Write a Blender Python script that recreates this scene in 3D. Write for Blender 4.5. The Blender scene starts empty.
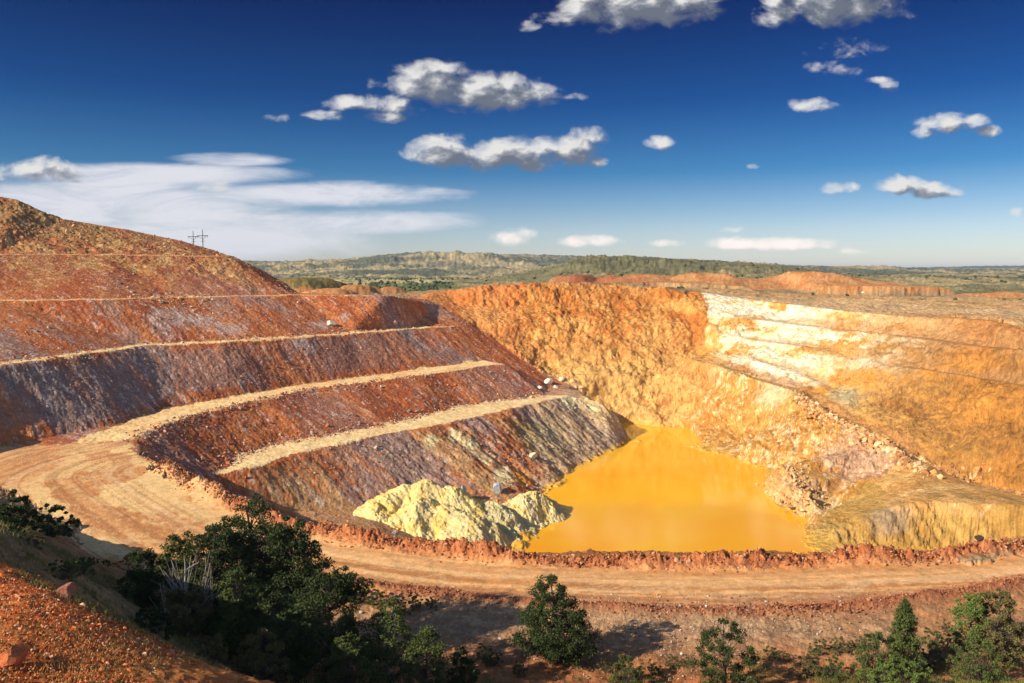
import bpy, math, random
import numpy as np
from mathutils import Vector
from mathutils.geometry import delaunay_2d_cdt
rng = np.random.default_rng(7); random.seed(7)
SC = bpy.context.scene
COL = SC.collection
R = math.radians
W, H = 1024, 683
FPX = 796.0
HC = 32.0                      # eye height above the haul road
PITCH = math.atan((341.5-272)/FPX)
cp, sp = math.cos(PITCH), math.sin(PITCH)

# ------------------------------------------------------------------ survey helpers
def ray(px, py):
    u, v = px-512.0, 341.5-py
    return np.array([u, cp*FPX + v*sp, -sp*FPX + v*cp])
def P(px, py, z):              # point at level z seen in that direction
    d = ray(px, py); t = (z-HC)/d[2]
    return (d[0]*t, d[1]*t, z)
def Q(px, py, D):              # point at distance D (m, north) seen in that direction
    d = ray(px, py); t = D/d[1]
    return (d[0]*t, D, HC+d[2]*t)
def G(px, D, z):
    return ((px-512)/FPX*D, D, z)
def off(line, dx, dy, dz=0.0):
    return [(x+dx, y+dy, z+dz) for x, y, z in line]

def tag(o, label=None, cat=None, group=None, kind=None):
    if label: o['label'] = label
    if cat: o['category'] = cat
    if group: o['group'] = group
    if kind: o['kind'] = kind
    return o

# ------------------------------------------------------------------ noise tiles
def tile(n, beta, seed, lo=1.0):
    r = np.random.default_rng(seed)
    f = np.fft.fft2(r.standard_normal((n, n)))
    k = np.sqrt(np.fft.fftfreq(n)[:, None]**2 + np.fft.fftfreq(n)[None, :]**2)*n
    k[0, 0] = 1
    a = np.where(k < lo, 0, k**(-beta/2)); a[0, 0] = 0
    g = np.real(np.fft.ifft2(f*a)); g = (g-g.mean())/g.std()
    return g.astype(np.float32)
T_F = tile(1024, 2.6, 1, 3)      # fractal
T_G = tile(1024, 2.1, 2, 8)      # gritty
T_S = tile(1024, 3.4, 3, 3)      # soft
def samp(T, u, v):
    n = T.shape[0]
    u = np.asarray(u, np.float32) % n; v = np.asarray(v, np.float32) % n
    iu = np.floor(u).astype(np.int32); iv = np.floor(v).astype(np.int32)
    fu = u-iu; fv = v-iv
    iu %= n; iv %= n
    ju = (iu+1) % n; jv = (iv+1) % n
    return (T[iv, iu]*(1-fu)*(1-fv) + T[iv, ju]*fu*(1-fv) + T[jv, iu]*(1-fu)*fv + T[jv, ju]*fu*fv)
def ns(T, x, y, period, ox=0, oy=0, rot=0.0):   # period = metres spanned by the whole tile
    s = T.shape[0]/period
    c, d = math.cos(rot), math.sin(rot)
    return samp(T, (x*c-y*d)*s+ox*137.3, (x*d+y*c)*s+oy*91.7)
def sstep(a, b, x):
    t = np.clip((x-a)/(b-a), 0, 1); return t*t*(3-2*t)

# ------------------------------------------------------------------ break lines of the mine
L = []      # constrained polylines
PT = []     # loose spot heights
def line(pts): L.append(list(pts)); return pts

K_px = [(166,460),(200,478),(240,497),(290,516),(350,528),(400,536),(470,544),(530,548),(600,551),(700,553),(800,551),(900,547),(960,544),(1024,537),(1100,524),(1250,495)]
K = [P(x, y, 1.3) for x, y in K_px]
def offset_normal(pl, w, z=None):
    out = []
    for i, p in enumerate(pl):
        a = pl[max(i-1, 0)]; b = pl[min(i+1, len(pl)-1)]
        tx, ty = b[0]-a[0], b[1]-a[1]; l = math.hypot(tx, ty)
        out.append((p[0]-ty/l*w, p[1]+tx/l*w, p[2] if z is None else z))
    return out
K0 = offset_normal(K, 0, 0.0)
Kedge = line(offset_normal(K, 2.6, -0.3))
Kroad = offset_normal(K, -2.2, 0.0)
line(Kroad)

B_crest = line([P(*p) for p in [(132,440,0),(164,424,0),(205,412,0),(249,402,.2),(300,391,.4),(360,383,.5),(430,374,.8),(490,365,1),(505,364,1)]])
B_inner = line([P(*p) for p in [(70,443,0),(117,425,0),(164,409,0),(234,397,.2),(300,385,.4),(360,377,.5),(430,368,.8),(485,360.5,1.0)]])
line([B_crest[0], P(138,453,0), P(152,462,0)])
C_crest = line([P(*p) for p in [(-260,402,13),(-120,383,13),(-60,374,13),(0,365,13),(88,353,13),(146,345.5,13),(220,342,12.8),(300,337,12.6),(357,333,12.4),(416,328.5,12.2),(460,325.5,12)]])
C_inner = line(off(C_crest[:-1], -2.6, 2.8))
D_crest = line([P(*p) for p in [(-260,307,24.4),(-120,304,24.4),(0,301,24.4),(111,299,24.4),(176,297.3,24.3),(250,296,24.2),(299,295,24.1),(345,295,24),(386,295.2,23.8)]])
D_inner = line(off(D_crest[:-1], -2.2, 2.4))
E_crest = line([Q(*p) for p in [(-260,258,190),(-80,256,225),(0,254,247),(110,254.5,268),(185,255.5,282),(230,257.5,289)]])
E_inner = line(off(E_crest[:-1], -1.6, 2.0))
TOP = line([Q(*p) for p in [(-300,215,235),(-150,200,262),(-80,192,275),(0,196,289),(20,199.5,290),(38,210,290),(60,218,292),(120,228,299),(180,240,305),(230,255,305),(265,271,302),(300,293,296)]])
line(off(TOP, 4, 26, -14)); 
A_foot = line([P(*p) for p in [(228,466,-7.3),(238,456,-7.3),(264,447,-7.3),(280,443,-7.3),(330,435,-7.3),(377,426,-7.3),(420,416,-7.5),(467,405,-7.6),(510,400,-7.8),(544,395,-8)]])
A_crest = line([P(*p) for p in [(214,474,-7.3),(249,468,-7.3),(280,458,-7.3),(330,445,-7.3),(368,437,-7.3),(426,427,-7.4),(470,418,-7.5),(500,411,-7.6),(535,403,-7.8),(567,396,-8)]]+[Q(588,399,257),Q(604,404,255.5),Q(616,413,254),Q(624,425,252.5)])
line([P(548,385,-7.5),P(565,387,-7.7),P(580,391,-8.2)])
V = line([Q(425,299,322),Q(440,305,318),Q(470,322,307),Q(500,345,298),Q(545,374,287),Q(575,386,282),G(597,277.5,-18.5),G(611,277,-21),G(632,276.5,-21),P(660,427,-21)])
WL = -21.0
shoreL = line([G(607,271,-21.3),G(604,264,-21.2),G(616,258,-21.0)]+[P(*p, WL) for p in [(629,440),(614,449),(600,456),(575,470),(552,487),(541,505),(527,528),(515,550),(505,575)]])
shoreR = line([P(*p, WL) for p in [(668,427),(678,428),(688,431),(699,447),(735,460),(765,468),(768,478),(760,490),(775,505),(800,520),(806,540),(815,575)]])
line([V[-3], shoreL[0]]); line([V[-1], shoreR[0]])
A_low = line([P(*p) for p in [(262,520,-15),(310,510,-15.5),(370,508,-17),(430,512,-19),(480,515,-20.5)]])
# pond floor
for p in [(648,434),(630,436),(660,450),(640,470),(690,470),(620,500),(700,500),(740,500),(580,540),(700,540),(770,540),(680,580),(600,580)]:
    x, y, z = P(*p, -21); PT.append((x, y, -25))
# foot of the near pit wall (hidden behind the berm)
line([G(300,118,-11), G(380,134,-15), G(450,142,-19.5), G(520,146,-21.5), G(620,144,-22.0), G(720,142,-22), G(800,150,-20.8), G(830,152,-20.6), G(880,150.5,-20.5), G(960,148,-20.8), G(1040,144,-20), G(1110,128,-10), G(1200,112,-3)])
line([G(700,110,-8), G(850,112,-9), G(960,112,-9.5), G(1060,106,-6)])
# back wall
rim = line([Q(420,296,345),Q(435,291.5,340),Q(480,286,338),Q(520,284,338),Q(560,283,338),Q(620,285,338),Q(690,291,331),Q(750,300,320),Q(838,310.5,280),Q(896,316,259),Q(955,318,240),Q(990,321,227),Q(1024,331,207),Q(1100,345,185),Q(1250,365,165)])
line([Q(455,303,327),Q(500,305,326),Q(560,304,327),Q(620,305,327),Q(672,306,325)])
line([Q(478,318,313),Q(520,325,311),Q(580,330,309),Q(640,330,309),Q(695,326,309)])
line([Q(560,371,290),Q(600,374,288),Q(650,376,287),Q(690,366,291)])
R1 = line([Q(700,306,317),Q(750,319,300),Q(800,325.5,283),Q(847,331,266),Q(914,338,242),Q(970,346,219),Q(1024,351,196),Q(1100,368,175),Q(1250,395,155)])
R1i = line(offset_normal(R1[1:], 4.5))
R2 = line([Q(715,331,300),Q(750,340,285),Q(790,345,272),Q(823,351,259),Q(868,365,241)])
R2i = line(offset_normal(R2[1:-1], 3.5))
R25 = line([Q(712,348,291),Q(750,360,272),Q(790,370,257),Q(820,385,244),Q(845,400,232)])
R25i = line(offset_normal(R25[1:-1], 2.5))
R3 = line([Q(690,360,281),Q(720,366,265),Q(750,378,253),Q(794,391,236),Q(823,411,221),Q(850,427,206),Q(882,438,193),Q(905,460,180),Q(931,474,173),Q(960,484,168)])
R3i = line([Q(722,365,273),Q(752,376.5,262),Q(800,390,244),Q(830,410,230),Q(857,426,215),Q(890,437.5,203),Q(915,458,189),Q(945,472,182),Q(993,489,172.5),Q(1024,495,166),Q(1100,505,152)])
R15 = line([Q(893,366,232),Q(930,371,219),Q(975,378,204),Q(1024,386,186),Q(1100,400,168)])
R15i = line(offset_normal(R15, 2.6))
line([Q(955,415,196),Q(1024,425,178),Q(1100,438,165)])
line([Q(880,403,223),Q(915,415,209)])
fan = line([P(870,519,-16.6),P(890,510,-15.2),P(906,504,-14),P(940,502,-13.3),P(984,505,-12.8),P(1024,506,-12),P(1080,505,-10)])
line([P(906,504,-14), P(914,485,-13.0), P(922,470,-11.8)])
line([P(782,466,-15.0),P(794,482,-16.2),P(812,498,-17.3),P(824,513,-18.5)])
line([Q(705,380,272), Q(722,410,256), Q(742,440,238)])
line([Q(800,410,226), Q(790,440,215), Q(782,470,206)])
line([Q(868,448,193), Q(850,478,184), Q(822,508,175)])
# haul road flat, near side
near = line([P(*p, 0) for p in [(-500,440),(-200,455),(-60,470),(0,488),(40,508),(70,532),(92,570),(130,596),(200,606),(300,606),(400,640),(480,675),(560,690),(700,690),(850,690),(1000,680),(1150,650),(1400,620)]])
line([P(*p, 0) for p in [(-500,425),(-200,437),(-60,444),(0,446),(50,445)]])
PT += [P(100,480,0), P(60,470,0), P(150,500,0), P(200,540,0)]
# left hillside and red foreground spur
spur = line([Q(-300,470,42),Q(-120,510,33),Q(0,546,27),(Q(50,567,26)),Q(100,598,24.5),Q(150,625,23.5),Q(190,650,22.5),Q(225,668,21.5),Q(262,684,20.5),Q(330,720,18.5)])
line([Q(-200,640,20),Q(0,600,20.5),Q(60,612,20.5),Q(120,640,19.8),Q(190,672,19.5)])
line([Q(-200,760,12),Q(0,683,14.5),Q(100,690,15),Q(190,700,15.5),Q(300,760,12.5)])
line([G(-300,60,17),G(-100,50,17.5),G(0,47,16.5),G(60,42,15),G(120,38,13.5),G(200,35,12.3),G(300,33,11.5),G(400,34,10)])
line([G(-300,85,12),G(0,72,10.5),G(50,66,9.2),G(100,60,8),G(160,56,5.5),G(250,52,4.2),G(350,50,3.3),G(460,48,3)])
for p in [(560,48,3),(700,48,3),(850,50,3),(1000,52,3.2),(1200,52,4),(520,34,10.5),(700,34,10.5),(900,34,11),(1150,36,11),(-400,110,8),(1500,60,8)]: PT.append(G(*p))
PT += [(6,13,23.2),(14,12,23),(0,6,27.4),(5,5,27.4),(-4,6,27.8),(0,1.5,30.3),(0,-2,30.4),(3,-1,30.2),(-4,-1,30.4),(10,-8,30),(-10,-8,31),(25,0,25),(-25,-5,31),(0,-30,31),(60,-30,26),(-80,-30,30),(-60,20,26),(55,12,20)]
# plateau behind
for p in [(440,390,23),(560,380,25.5),(700,375,24),(850,345,20),(1000,300,18),(1150,260,16),(1400,240,15),(520,460,23),(700,480,22.5),(900,450,20),(1100,420,18),(1300,380,16),(300,380,19),(380,400,20),(200,390,20),(0,390,20),(-200,380,20)]: PT.append(G(*p))
for a in range(0, 360, 12):
    PT.append((640*math.sin(R(a)), 640*math.cos(R(a)), 15.0))
for x in (-400, -250, 250, 400):
    for y in (-50, 60): PT.append((x, y, 18))
PT += [(-300,200,22),(-260,300,40),(-330,320,20),(300,250,16),(200,120,8),(330,120,14)]

verts, vz, edges = [], [], []
idx = {}
def addv(p):
    k = (round(p[0], 2), round(p[1], 2))
    if k not in idx:
        idx[k] = len(verts); verts.append(Vector(k)); vz.append(p[2])
    return idx[k]
for l in L:
    ids = [addv(p) for p in l]
    edges += [(a, b) for a, b in zip(ids, ids[1:]) if a != b]
for p in PT: addv(p)
ov, oe, of_, orv, ore, orf = delaunay_2d_cdt(verts, edges, [], 0, 1e-4)
oz = [None]*len(ov)
for i, s in enumerate(orv):
    if s: oz[i] = float(np.mean([vz[k] for k in s]))
nb = {}
for a, b in oe: nb.setdefault(a, []).append(b); nb.setdefault(b, []).append(a)
bad = [i for i in range(len(ov)) if oz[i] is None]
print('cdt verts', len(ov), 'crossings', [(round(ov[i].x), round(ov[i].y)) for i in bad])
for it in range(3):
    for i in bad:
        s = [(1/(0.1+(ov[i]-ov[k]).length), oz[k]) for k in nb[i] if oz[k] is not None]
        if s: oz[i] = sum(w*z for w, z in s)/sum(w for w, z in s)
# raster of the TIN
X0, Y0, CS = -420.0, -70.0, 0.5
NX, NY = 1680, 1440
Z = np.full((NY, NX), 15.0, np.float32)
for f in of_:
    a, b, c = [np.array([ov[i].x, ov[i].y]) for i in f]; za, zb, zc = [oz[i] for i in f]
    mn = np.minimum(np.minimum(a, b), c); mx = np.maximum(np.maximum(a, b), c)
    i0 = max(0, int((mn[0]-X0)/CS)); i1 = min(NX-1, int((mx[0]-X0)/CS)+1)
    j0 = max(0, int((mn[1]-Y0)/CS)); j1 = min(NY-1, int((mx[1]-Y0)/CS)+1)
    if i1 < i0 or j1 < j0: continue
    gx, gy = np.meshgrid(X0+np.arange(i0, i1+1)*CS, Y0+np.arange(j0, j1+1)*CS)
    det = (b[1]-c[1])*(a[0]-c[0])+(c[0]-b[0])*(a[1]-c[1])
    if abs(det) < 1e-9: continue
    w0 = ((b[1]-c[1])*(gx-c[0])+(c[0]-b[0])*(gy-c[1]))/det
    w1 = ((c[1]-a[1])*(gx-c[0])+(a[0]-c[0])*(gy-c[1]))/det
    w2 = 1-w0-w1
    m = (w0 >= -1e-4) & (w1 >= -1e-4) & (w2 >= -1e-4)
    sub = Z[j0:j1+1, i0:i1+1]; sub[m] = (w0*za+w1*zb+w2*zc)[m]
def blur(A, n):
    for _ in range(n):
        A = (np.roll(A, 1, 0)+2*A+np.roll(A, -1, 0))/4
        A = (np.roll(A, 1, 1)+2*A+np.roll(A, -1, 1))/4
    return A
Zs = blur(Z, 2); Zm = blur(Z, 26)
gx, gy = np.meshgrid(X0+np.arange(NX)*CS, Y0+np.arange(NY)*CS)
hyp = np.hypot(gx, gy)
# the natural ground (not the graded benches) is rounder
wsm = sstep(62, 45, hyp)*sstep(8, 14, hyp)
wsm = np.maximum(wsm, sstep(350, 370, hyp)*(gy > 0))
wsm = np.maximum(wsm, sstep(262, 275, gy)*sstep(-150, -165, gx+0*gy)*0)
Z = Zs*(1-wsm)+Zm*wsm
def bil(A, x, y):
    u = np.clip((x-X0)/CS, 0, NX-1.001); v = np.clip((y-Y0)/CS, 0, NY-1.001)
    iu = u.astype(np.int32); iv = v.astype(np.int32); fu = u-iu; fv = v-iv
    return A[iv, iu]*(1-fu)*(1-fv)+A[iv, iu+1]*fu*(1-fv)+A[iv+1, iu]*(1-fu)*fv+A[iv+1, iu+1]*fu*fv

# distance to polylines
def dist_pl(x, y, pl):
    d = np.full(x.shape, 1e9, np.float32)
    for a, b in zip(pl, pl[1:]):
        dx, dy = b[0]-a[0], b[1]-a[1]; l2 = dx*dx+dy*dy
        t = np.clip(((x-a[0])*dx+(y-a[1])*dy)/l2, 0, 1)
        d = np.minimum(d, (x-a[0]-t*dx)**2+(y-a[1]-t*dy)**2)
    return np.sqrt(d)
def inpoly(x, y, poly):
    r = np.zeros(x.shape, bool); n = len(poly)
    for i in range(n):
        ax, ay = poly[i][:2]; bx, by = poly[(i+1) % n][:2]
        if ay == by: continue
        c = ((ay > y) != (by > y)) & (x < (bx-ax)*(y-ay)/(by-ay)+ax)
        r ^= c
    return r

# mounds beyond the pit: (px, D, py_top, base_z, half width px, half depth m, power)
MOUNDS = [(303,445,268.5,19,38,30,2.0,'g'), (358,425,278.5,20,24,18,1.7,'o'), (390,440,282.5,20,18,12,1.6,'o'),(335,400,285,20,26,14,1.6,'o'),
          (572,505,263,24,24,20,1.8,'r'), (605,512,265,24,32,22,1.3,'r'), (655,500,268.5,24,50,24,1.3,'r'), (705,490,270.5,22,42,22,1.2,'o'),
          (795,480,270,21,48,24,1.2,'o'), (860,500,272.5,20,38,24,1.2,'o'), (500,420,283,25,22,14,1.2,'o'), (745,470,274,20,40,20,1.2,'o'),
          (1010,400,289,18,40,14,1.1,'o')]
RIDGES = [  # px, py along the skyline; D; width
    (3200, 900, [(-400,266),(250,263),(330,262),(380,258),(420,254.5),(480,253),(540,255.5),(600,257.5),(700,262),(800,266),(870,268.5),(950,269.5),(1024,270),(1500,268)]),
    (1000, 330, [(-500,280),(480,279),(540,270),(570,261),(600,258),(640,259),(690,261.5),(740,264),(780,267),(830,274),(1500,282)]),
    (7500, 2600, [(-500,262),(250,262),(380,266),(600,266),(780,266),(850,269),(940,268),(1000,267),(1100,266),(1500,262)]),
]
def mound_h(x, y):
    h = np.zeros(x.shape, np.float32)
    wx = x+ns(T_S, x, y, 500, 1)*3; wy = y+ns(T_S, x, y, 500, 2)*3
    for px, D, py, bz, hw, hd, pw, c in MOUNDS:
        cx = (px-512)/FPX*D; top = Q(px, py, D)[2]
        q = np.sqrt(((wx-cx)/(hw/FPX*D))**2+((wy-D)/hd)**2)
        b = (top-bz)*np.exp(-(q*0.92)**(2*pw))
        h = np.maximum(h, b)
    # long dug face below the mounds
    for x0_, x1_, yl, st_ in ((60, 128, 428, 3.8), (165, 232, 418, 4.2)):
        f_ = sstep(0, 2.5, wy-(yl+2*np.sin(x/11)))*sstep(90, 50, wy-yl)*sstep(x0_-8, x0_+4, x)*sstep(x1_+8, x1_-4, x)
        h = h*(.8 if st_ else 1)+st_*f_
    return h
def far_h(x, y):
    D = np.hypot(x, y); Yc = np.maximum(y, 1.0)
    px = np.where(y > 5, 512+x/Yc*FPX, np.where(x > 0, 1500, -500))
    z = 14+ns(T_S, x, y, 2600, 3)*3.0+ns(T_F, x, y, 900, 4)*1.0
    for D0, w, prof in RIDGES:
        py = np.interp(px, [p[0] for p in prof], [p[1] for p in prof])
        top = HC+(272-py)*D0/FPX
        g = np.exp(-((D-D0*(1+0.04*np.sin(px/70)))/w)**2)
        rel = 1+0.10*ns(T_F, x, y, D0*1.2, D0/100)*sstep(1.0, .8, g)
        z = np.maximum(z, 14+(top-14)*g*rel)
    return z
BERMS = [(K0, 1.35, 1.5)]
wind = [P(*p, 0) for p in [(150,574),(230,576),(328,580),(430,593),(540,605),(640,610),(724,612),(800,610),(870,605),(958,594),(1024,582),(1150,562)]]
wind2 = [P(*p, 0) for p in [(560,571),(700,572),(850,569),(960,560),(1024,552)]]
def height(x, y):
    """graded ground without the fine relief"""
    x = np.asarray(x, np.float32); y = np.asarray(y, np.float32)
    sh = x.shape; x = x.ravel(); y = y.ravel()
    D = np.hypot(x, y)
    z = bil(Z, x, y)
    m = (D > 340) & (D < 800)
    mh = np.zeros_like(z); mh[m] = mound_h(x[m], y[m])*sstep(340, 370, D[m]); z = z+mh
    f = D > 520
    if f.any():
        zf = far_h(x[f], y[f]); t = sstep(520, 640, D[f]); z[f] = z[f]*(1-t)+zf*t+0*t
    n = (D > 60) & (D < 190)
    if n.any():
        xn, yn = x[n], y[n]
        d = dist_pl(xn, yn, K0); bh = 1.4*np.exp(-(d/1.35)**2)
        lump = 0.75+0.28*ns(T_F, xn, yn, 60, 5)
        bh *= np.clip(lump, .25, 1.5)
        d2 = dist_pl(xn, yn, wind); bh = np.maximum(bh, .42*np.exp(-(d2/.9)**2)*np.clip(.8+.3*ns(T_F, xn, yn, 50, 6), 0.1, 1.6))
        z[n] += bh
    return z.reshape(sh)
def hz(x, y): return float(height(np.array([x]), np.array([y]))[0])
def hit(px, py, t0=14, t1=4000):
    d = ray(px, py); d = d/d[1]
    D = np.concatenate([np.arange(t0, 600, .4), np.geomspace(600, t1, 600)])
    hzv = height(d[0]*D, D); rz = HC+d[2]*D
    k = np.nonzero(hzv >= rz)[0]
    if len(k) == 0: return (d[0]*t1, t1, 15.)
    i = k[0]; return (float(d[0]*D[i]), float(D[i]), float(hzv[i]))

# ------------------------------------------------------------------ zones
dump_poly = [P(-500,425,0), P(-200,437,0), P(-60,444,0), P(0,446,0), P(60,445,0)]+B_crest[:1]+[P(138,453,0), P(152,462,0)]+offset_normal(K[:4], 2.2)+[G(300,118,0), G(380,134,0), G(450,142,0), G(505,146,0)]+shoreL[::-1]+V[::-1]+[Q(420,296,345), (-60,340,0), (-260,340,0), (-420,260,0)]
backwall_poly = V+[P(668,440,WL), P(740,450,WL), Q(745,380,253), Q(712,325,309), Q(700,293,332)]+[rim[i] for i in (6,5,4,3,2,1,0)]
rightwall_poly = [Q(690,360,293), Q(712,325,309), Q(700,290,334)]+off(rim[7:], 3, 3)+[(150,110,0)]+R3i[::-1]
prom_poly = shoreR[1:]+[G(880,136,0), G(960,130,0), G(1060,112,0), G(1180,105,0), (150,110,0)]+R3i[::-1]
haul_poly = [P(-500,425,0), P(-200,437,0), P(-60,444,0), P(0,446,0), P(60,445,0)]+B_inner[:2]+B_crest[:1]+[P(138,453,0), P(152,462,0)]+offset_normal(K, -1.3)+wind[::-1]+near[:7][::-1]
haulroad_poly = haul_poly
def strip(c, i): return list(c)+list(i)[::-1]
roadB = strip(B_crest, B_inner); roadA = strip(A_crest, A_foot); roadC = strip(C_crest, C_inner); roadD = strip(D_crest, D_inner); roadE = strip(E_crest, E_inner)
spur_poly = [(x, y+1.2, z) for x, y, z in spur]+[(12,-10,0), (-60,-30,0), (-60,20,0)]

# ------------------------------------------------------------------ fan mesh grid
rows = [1.2]
while rows[-1] < 14000:
    D = rows[-1]
    if D < 8: s = .5
    elif D < 13: s = .15
    elif D < 28: s = .006*D
    elif D < 60: s = .011*D*.5
    elif D < 80: s = .30
    elif D < 94: s = .17
    elif D < 150: s = .5
    elif D < 345: s = .42
    elif D < 600: s = .006*D
    else: s = .014*D
    rows.append(D+s)
rows = np.array(rows)
az = np.concatenate([np.arange(-180, -46, 4.0), np.degrees(np.arctan(np.concatenate([np.arange(-1.0, -.68, .004), np.arange(-.68, .68, 1/830.), np.arange(.68, 1.0, .004)]))), np.arange(47, 181, 4.0)])
az = np.radians(az)
NR, NA = len(rows), len(az)
print('grid', NR, NA, NR*NA)
# rows are straight (north distance) in front, so they follow the faces
A2, D2 = np.meshgrid(az, rows)
stretch = 1/np.clip(np.cos(A2), .62, 1)
GX = (np.sin(A2)*D2*stretch).astype(np.float32); GY = (np.cos(A2)*D2*stretch).astype(np.float32)
GZ = height(GX, GY).astype(np.float32)
x, y, z = GX.ravel(), GY.ravel(), GZ.ravel()
def grid_normals(X, Y, Zz):
    dux, duy, duz = [np.gradient(a, axis=1) for a in (X, Y, Zz)]
    dvx, dvy, dvz = [np.gradient(a, axis=0) for a in (X, Y, Zz)]
    nx = duy*dvz-duz*dvy; ny = duz*dvx-dux*dvz; nz = dux*dvy-duy*dvx
    l = np.sqrt(nx*nx+ny*ny+nz*nz)+1e-9; s = np.where(nz < 0, -1, 1)/l
    return nx*s, ny*s, nz*s
e = 1.2
gxh = (bil(Z, x+e, y)-bil(Z, x-e, y))/(2*e); gyh = (bil(Z, x, y+e)-bil(Z, x, y-e))/(2*e)
il = 1/np.sqrt(1+gxh**2+gyh**2)
NXn, NYn, NZn = -gxh*il, -gyh*il, il
Dh = np.hypot(x, y)
wxx = x+ns(T_F, x, y, 80, 7)*.7; wyy = y+ns(T_F, x, y, 80, 8)*.7
nearm = Dh < 420
def pm(poly, wx=wxx, wy=wyy):
    out = np.zeros(x.shape, bool)
    out[nearm] = inpoly(wx[nearm], wy[nearm], poly); return out
m_dump = pm(dump_poly); m_back = pm(backwall_poly); m_right = pm(rightwall_poly); m_prom = pm(prom_poly); m_haul = pm(haul_poly)
wx2 = x+ns(T_F, x, y, 60, 9)*.35; wy2 = y+ns(T_F, x, y, 60, 10)*.35
m_B, m_A, m_C, m_D, m_E = [pm(p, wx2, wy2) for p in (roadB, roadA, roadC, roadD, roadE)]
m_spur = pm(spur_poly)
m_bench = m_A | m_B | m_C | m_D | m_E
dK = np.full(x.shape, 99., np.float32); nn = (Dh > 60) & (Dh < 190)
dK[nn] = dist_pl(x[nn], y[nn], K0)
dW = np.full(x.shape, 99., np.float32); dW[nn] = dist_pl(x[nn], y[nn], wind)
flat = m_haul | m_bench
sa = (x*.64+y*.77)            # along the crests of the left terraces
sb = (x*.77-y*.64)
steep = np.clip(1-NZn, 0, 1)
# ---- relief
wallm = (m_back | m_right | m_prom).astype(np.float32)
cx_ = np.where(m_back, x, np.where(m_right, x*.55-y*.83, x*.6-y*.8))
cy_ = np.where(m_back, y, np.where(m_right, x*.83+y*.55, x*.8+y*.6))
# triplanar-ish coordinates on the walls: along wall, height
r1 = 1-np.abs(samp(T_S, cx_*6.5+z*2.2, z*3.0+cy_*1.0))                 # broad buttresses
r2 = 1-np.abs(samp(T_F, cx_*14.0+z*3, z*6.0+y*3.0))      # blocky ribs
r3 = samp(T_G, cx_*34.0, z*26.0+y*9)
r0 = samp(T_F, cx_*4.0+300, z*11.0)
disp = np.zeros_like(x)
mh = np.zeros_like(x); mm_ = (Dh > 340) & (Dh < 800); mh[mm_] = mound_h(x[mm_], y[mm_])
mo = sstep(.4, 1.6, mh)
fw = wallm*sstep(.02, .12, steep)*sstep(.15, 1.4, np.abs(z-WL)+.4)
kb = np.where(m_back, .62, np.where(m_right, .50, .66))
r2 = 1-np.abs(samp(T_F, cx_*9.0+z*3, z*8.0+cy_*7.0)); r3 = samp(T_G, cx_*20.0, z*15.0+cy_*13)
rgh = .25+1.1*sstep(-.6, 1.1, samp(T_S, cx_*5+cy_*2+70, z*6+33))
terr = np.sin(z*.62+samp(T_S, cx_*6, z*3)*1.3)            # faint digging benches
disp += fw*kb*(r1*1.35+rgh*(r2*.55+r3*.30)+r0*.55+terr*np.where(m_back, 1.15, .5)-.5)
rill = samp(T_F, sa*7.0, sb*1.6+z*.5); rill2 = samp(T_G, sa*14.0, sb*5+z*2)
fd = (m_dump & ~m_bench).astype(np.float32)*sstep(.01, .1, steep)
lowA = fd*sstep(-6.5, -9, z)*sstep(-40, -15, x)
disp += fd*(rill*.08+rill2*.03+ns(T_F, x, y, 70, 43)*.10)+lowA*(samp(T_F, sa*8+50, sb*3)*.35+rill2*.08)
upE = fd*sstep(25, 38, z); disp += upE*(ns(T_F, x, y, 90, 12)*.32)
fines_poly = [P(803,541,WL), Q(850,500,176), Q(902,464,180), Q(931,474,173), (140,172,0), (150,110,0), G(1180,105,0), G(1060,112,0), G(960,130,0), G(880,134,0), P(815,575,WL)]
m_fine = pm(fines_poly) & m_prom
ribx = x+ns(T_F, x, y, 60, 33)*.8
fanm = m_fine & (y < 160) & (z < -12.8)
disp -= fw*kb*m_fine*(r1*1.2+r2*.55+r3*.16+r0*.55+terr*.35-.5)
disp += fanm*sstep(.02, .1, steep)*(.34*np.sin(ribx*1.9+2*np.sin(ribx*.31))*sstep(-13, -14.5, z))+m_fine*samp(T_F, (x*.8+y*.6)*16, (x*.6-y*.8)*2)*.06
disp += np.exp(-(dK/1.6)**2)*ns(T_G, x, y, 60, 13)*.09+np.exp(-(dW/1.0)**2)*ns(T_G, x, y, 60, 14)*.04
disp += m_haul*(ns(T_S, x, y, 90, 15)*.04)*(dK > 1)
og = ~(m_haul | m_bench | m_dump | m_back | m_right | m_prom)
disp += (og & (Dh < 95) & ~m_spur)*(ns(T_F, x, y, 70, 16)*.09+ns(T_G, x, y, 50, 17)*.018)
disp += m_spur*(ns(T_F, x, y, 110, 18)*.07+ns(T_G, x, y, 20, 19)*.006)
disp += m_bench*ns(T_F, x, y, 40, 21)*.07
plat = og & (Dh > 95)
disp += plat*(1-mo)*(ns(T_F, x, y, 300, 22)*.4*sstep(2000, 400, Dh)+ns(T_G, x, y, 160, 23)*.10*sstep(700, 400, Dh))
disp += mo*ns(T_F, x+z*2, y-z*2, 300, 44)*.3
midh = plat & (Dh > 520)
disp += midh*(ns(T_F, x, y, 2600, 24)*sstep(600, 1500, Dh)*3.5)
VX, VY, VZ = x+NXn*disp, y+NYn*disp, z+NZn*disp

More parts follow.
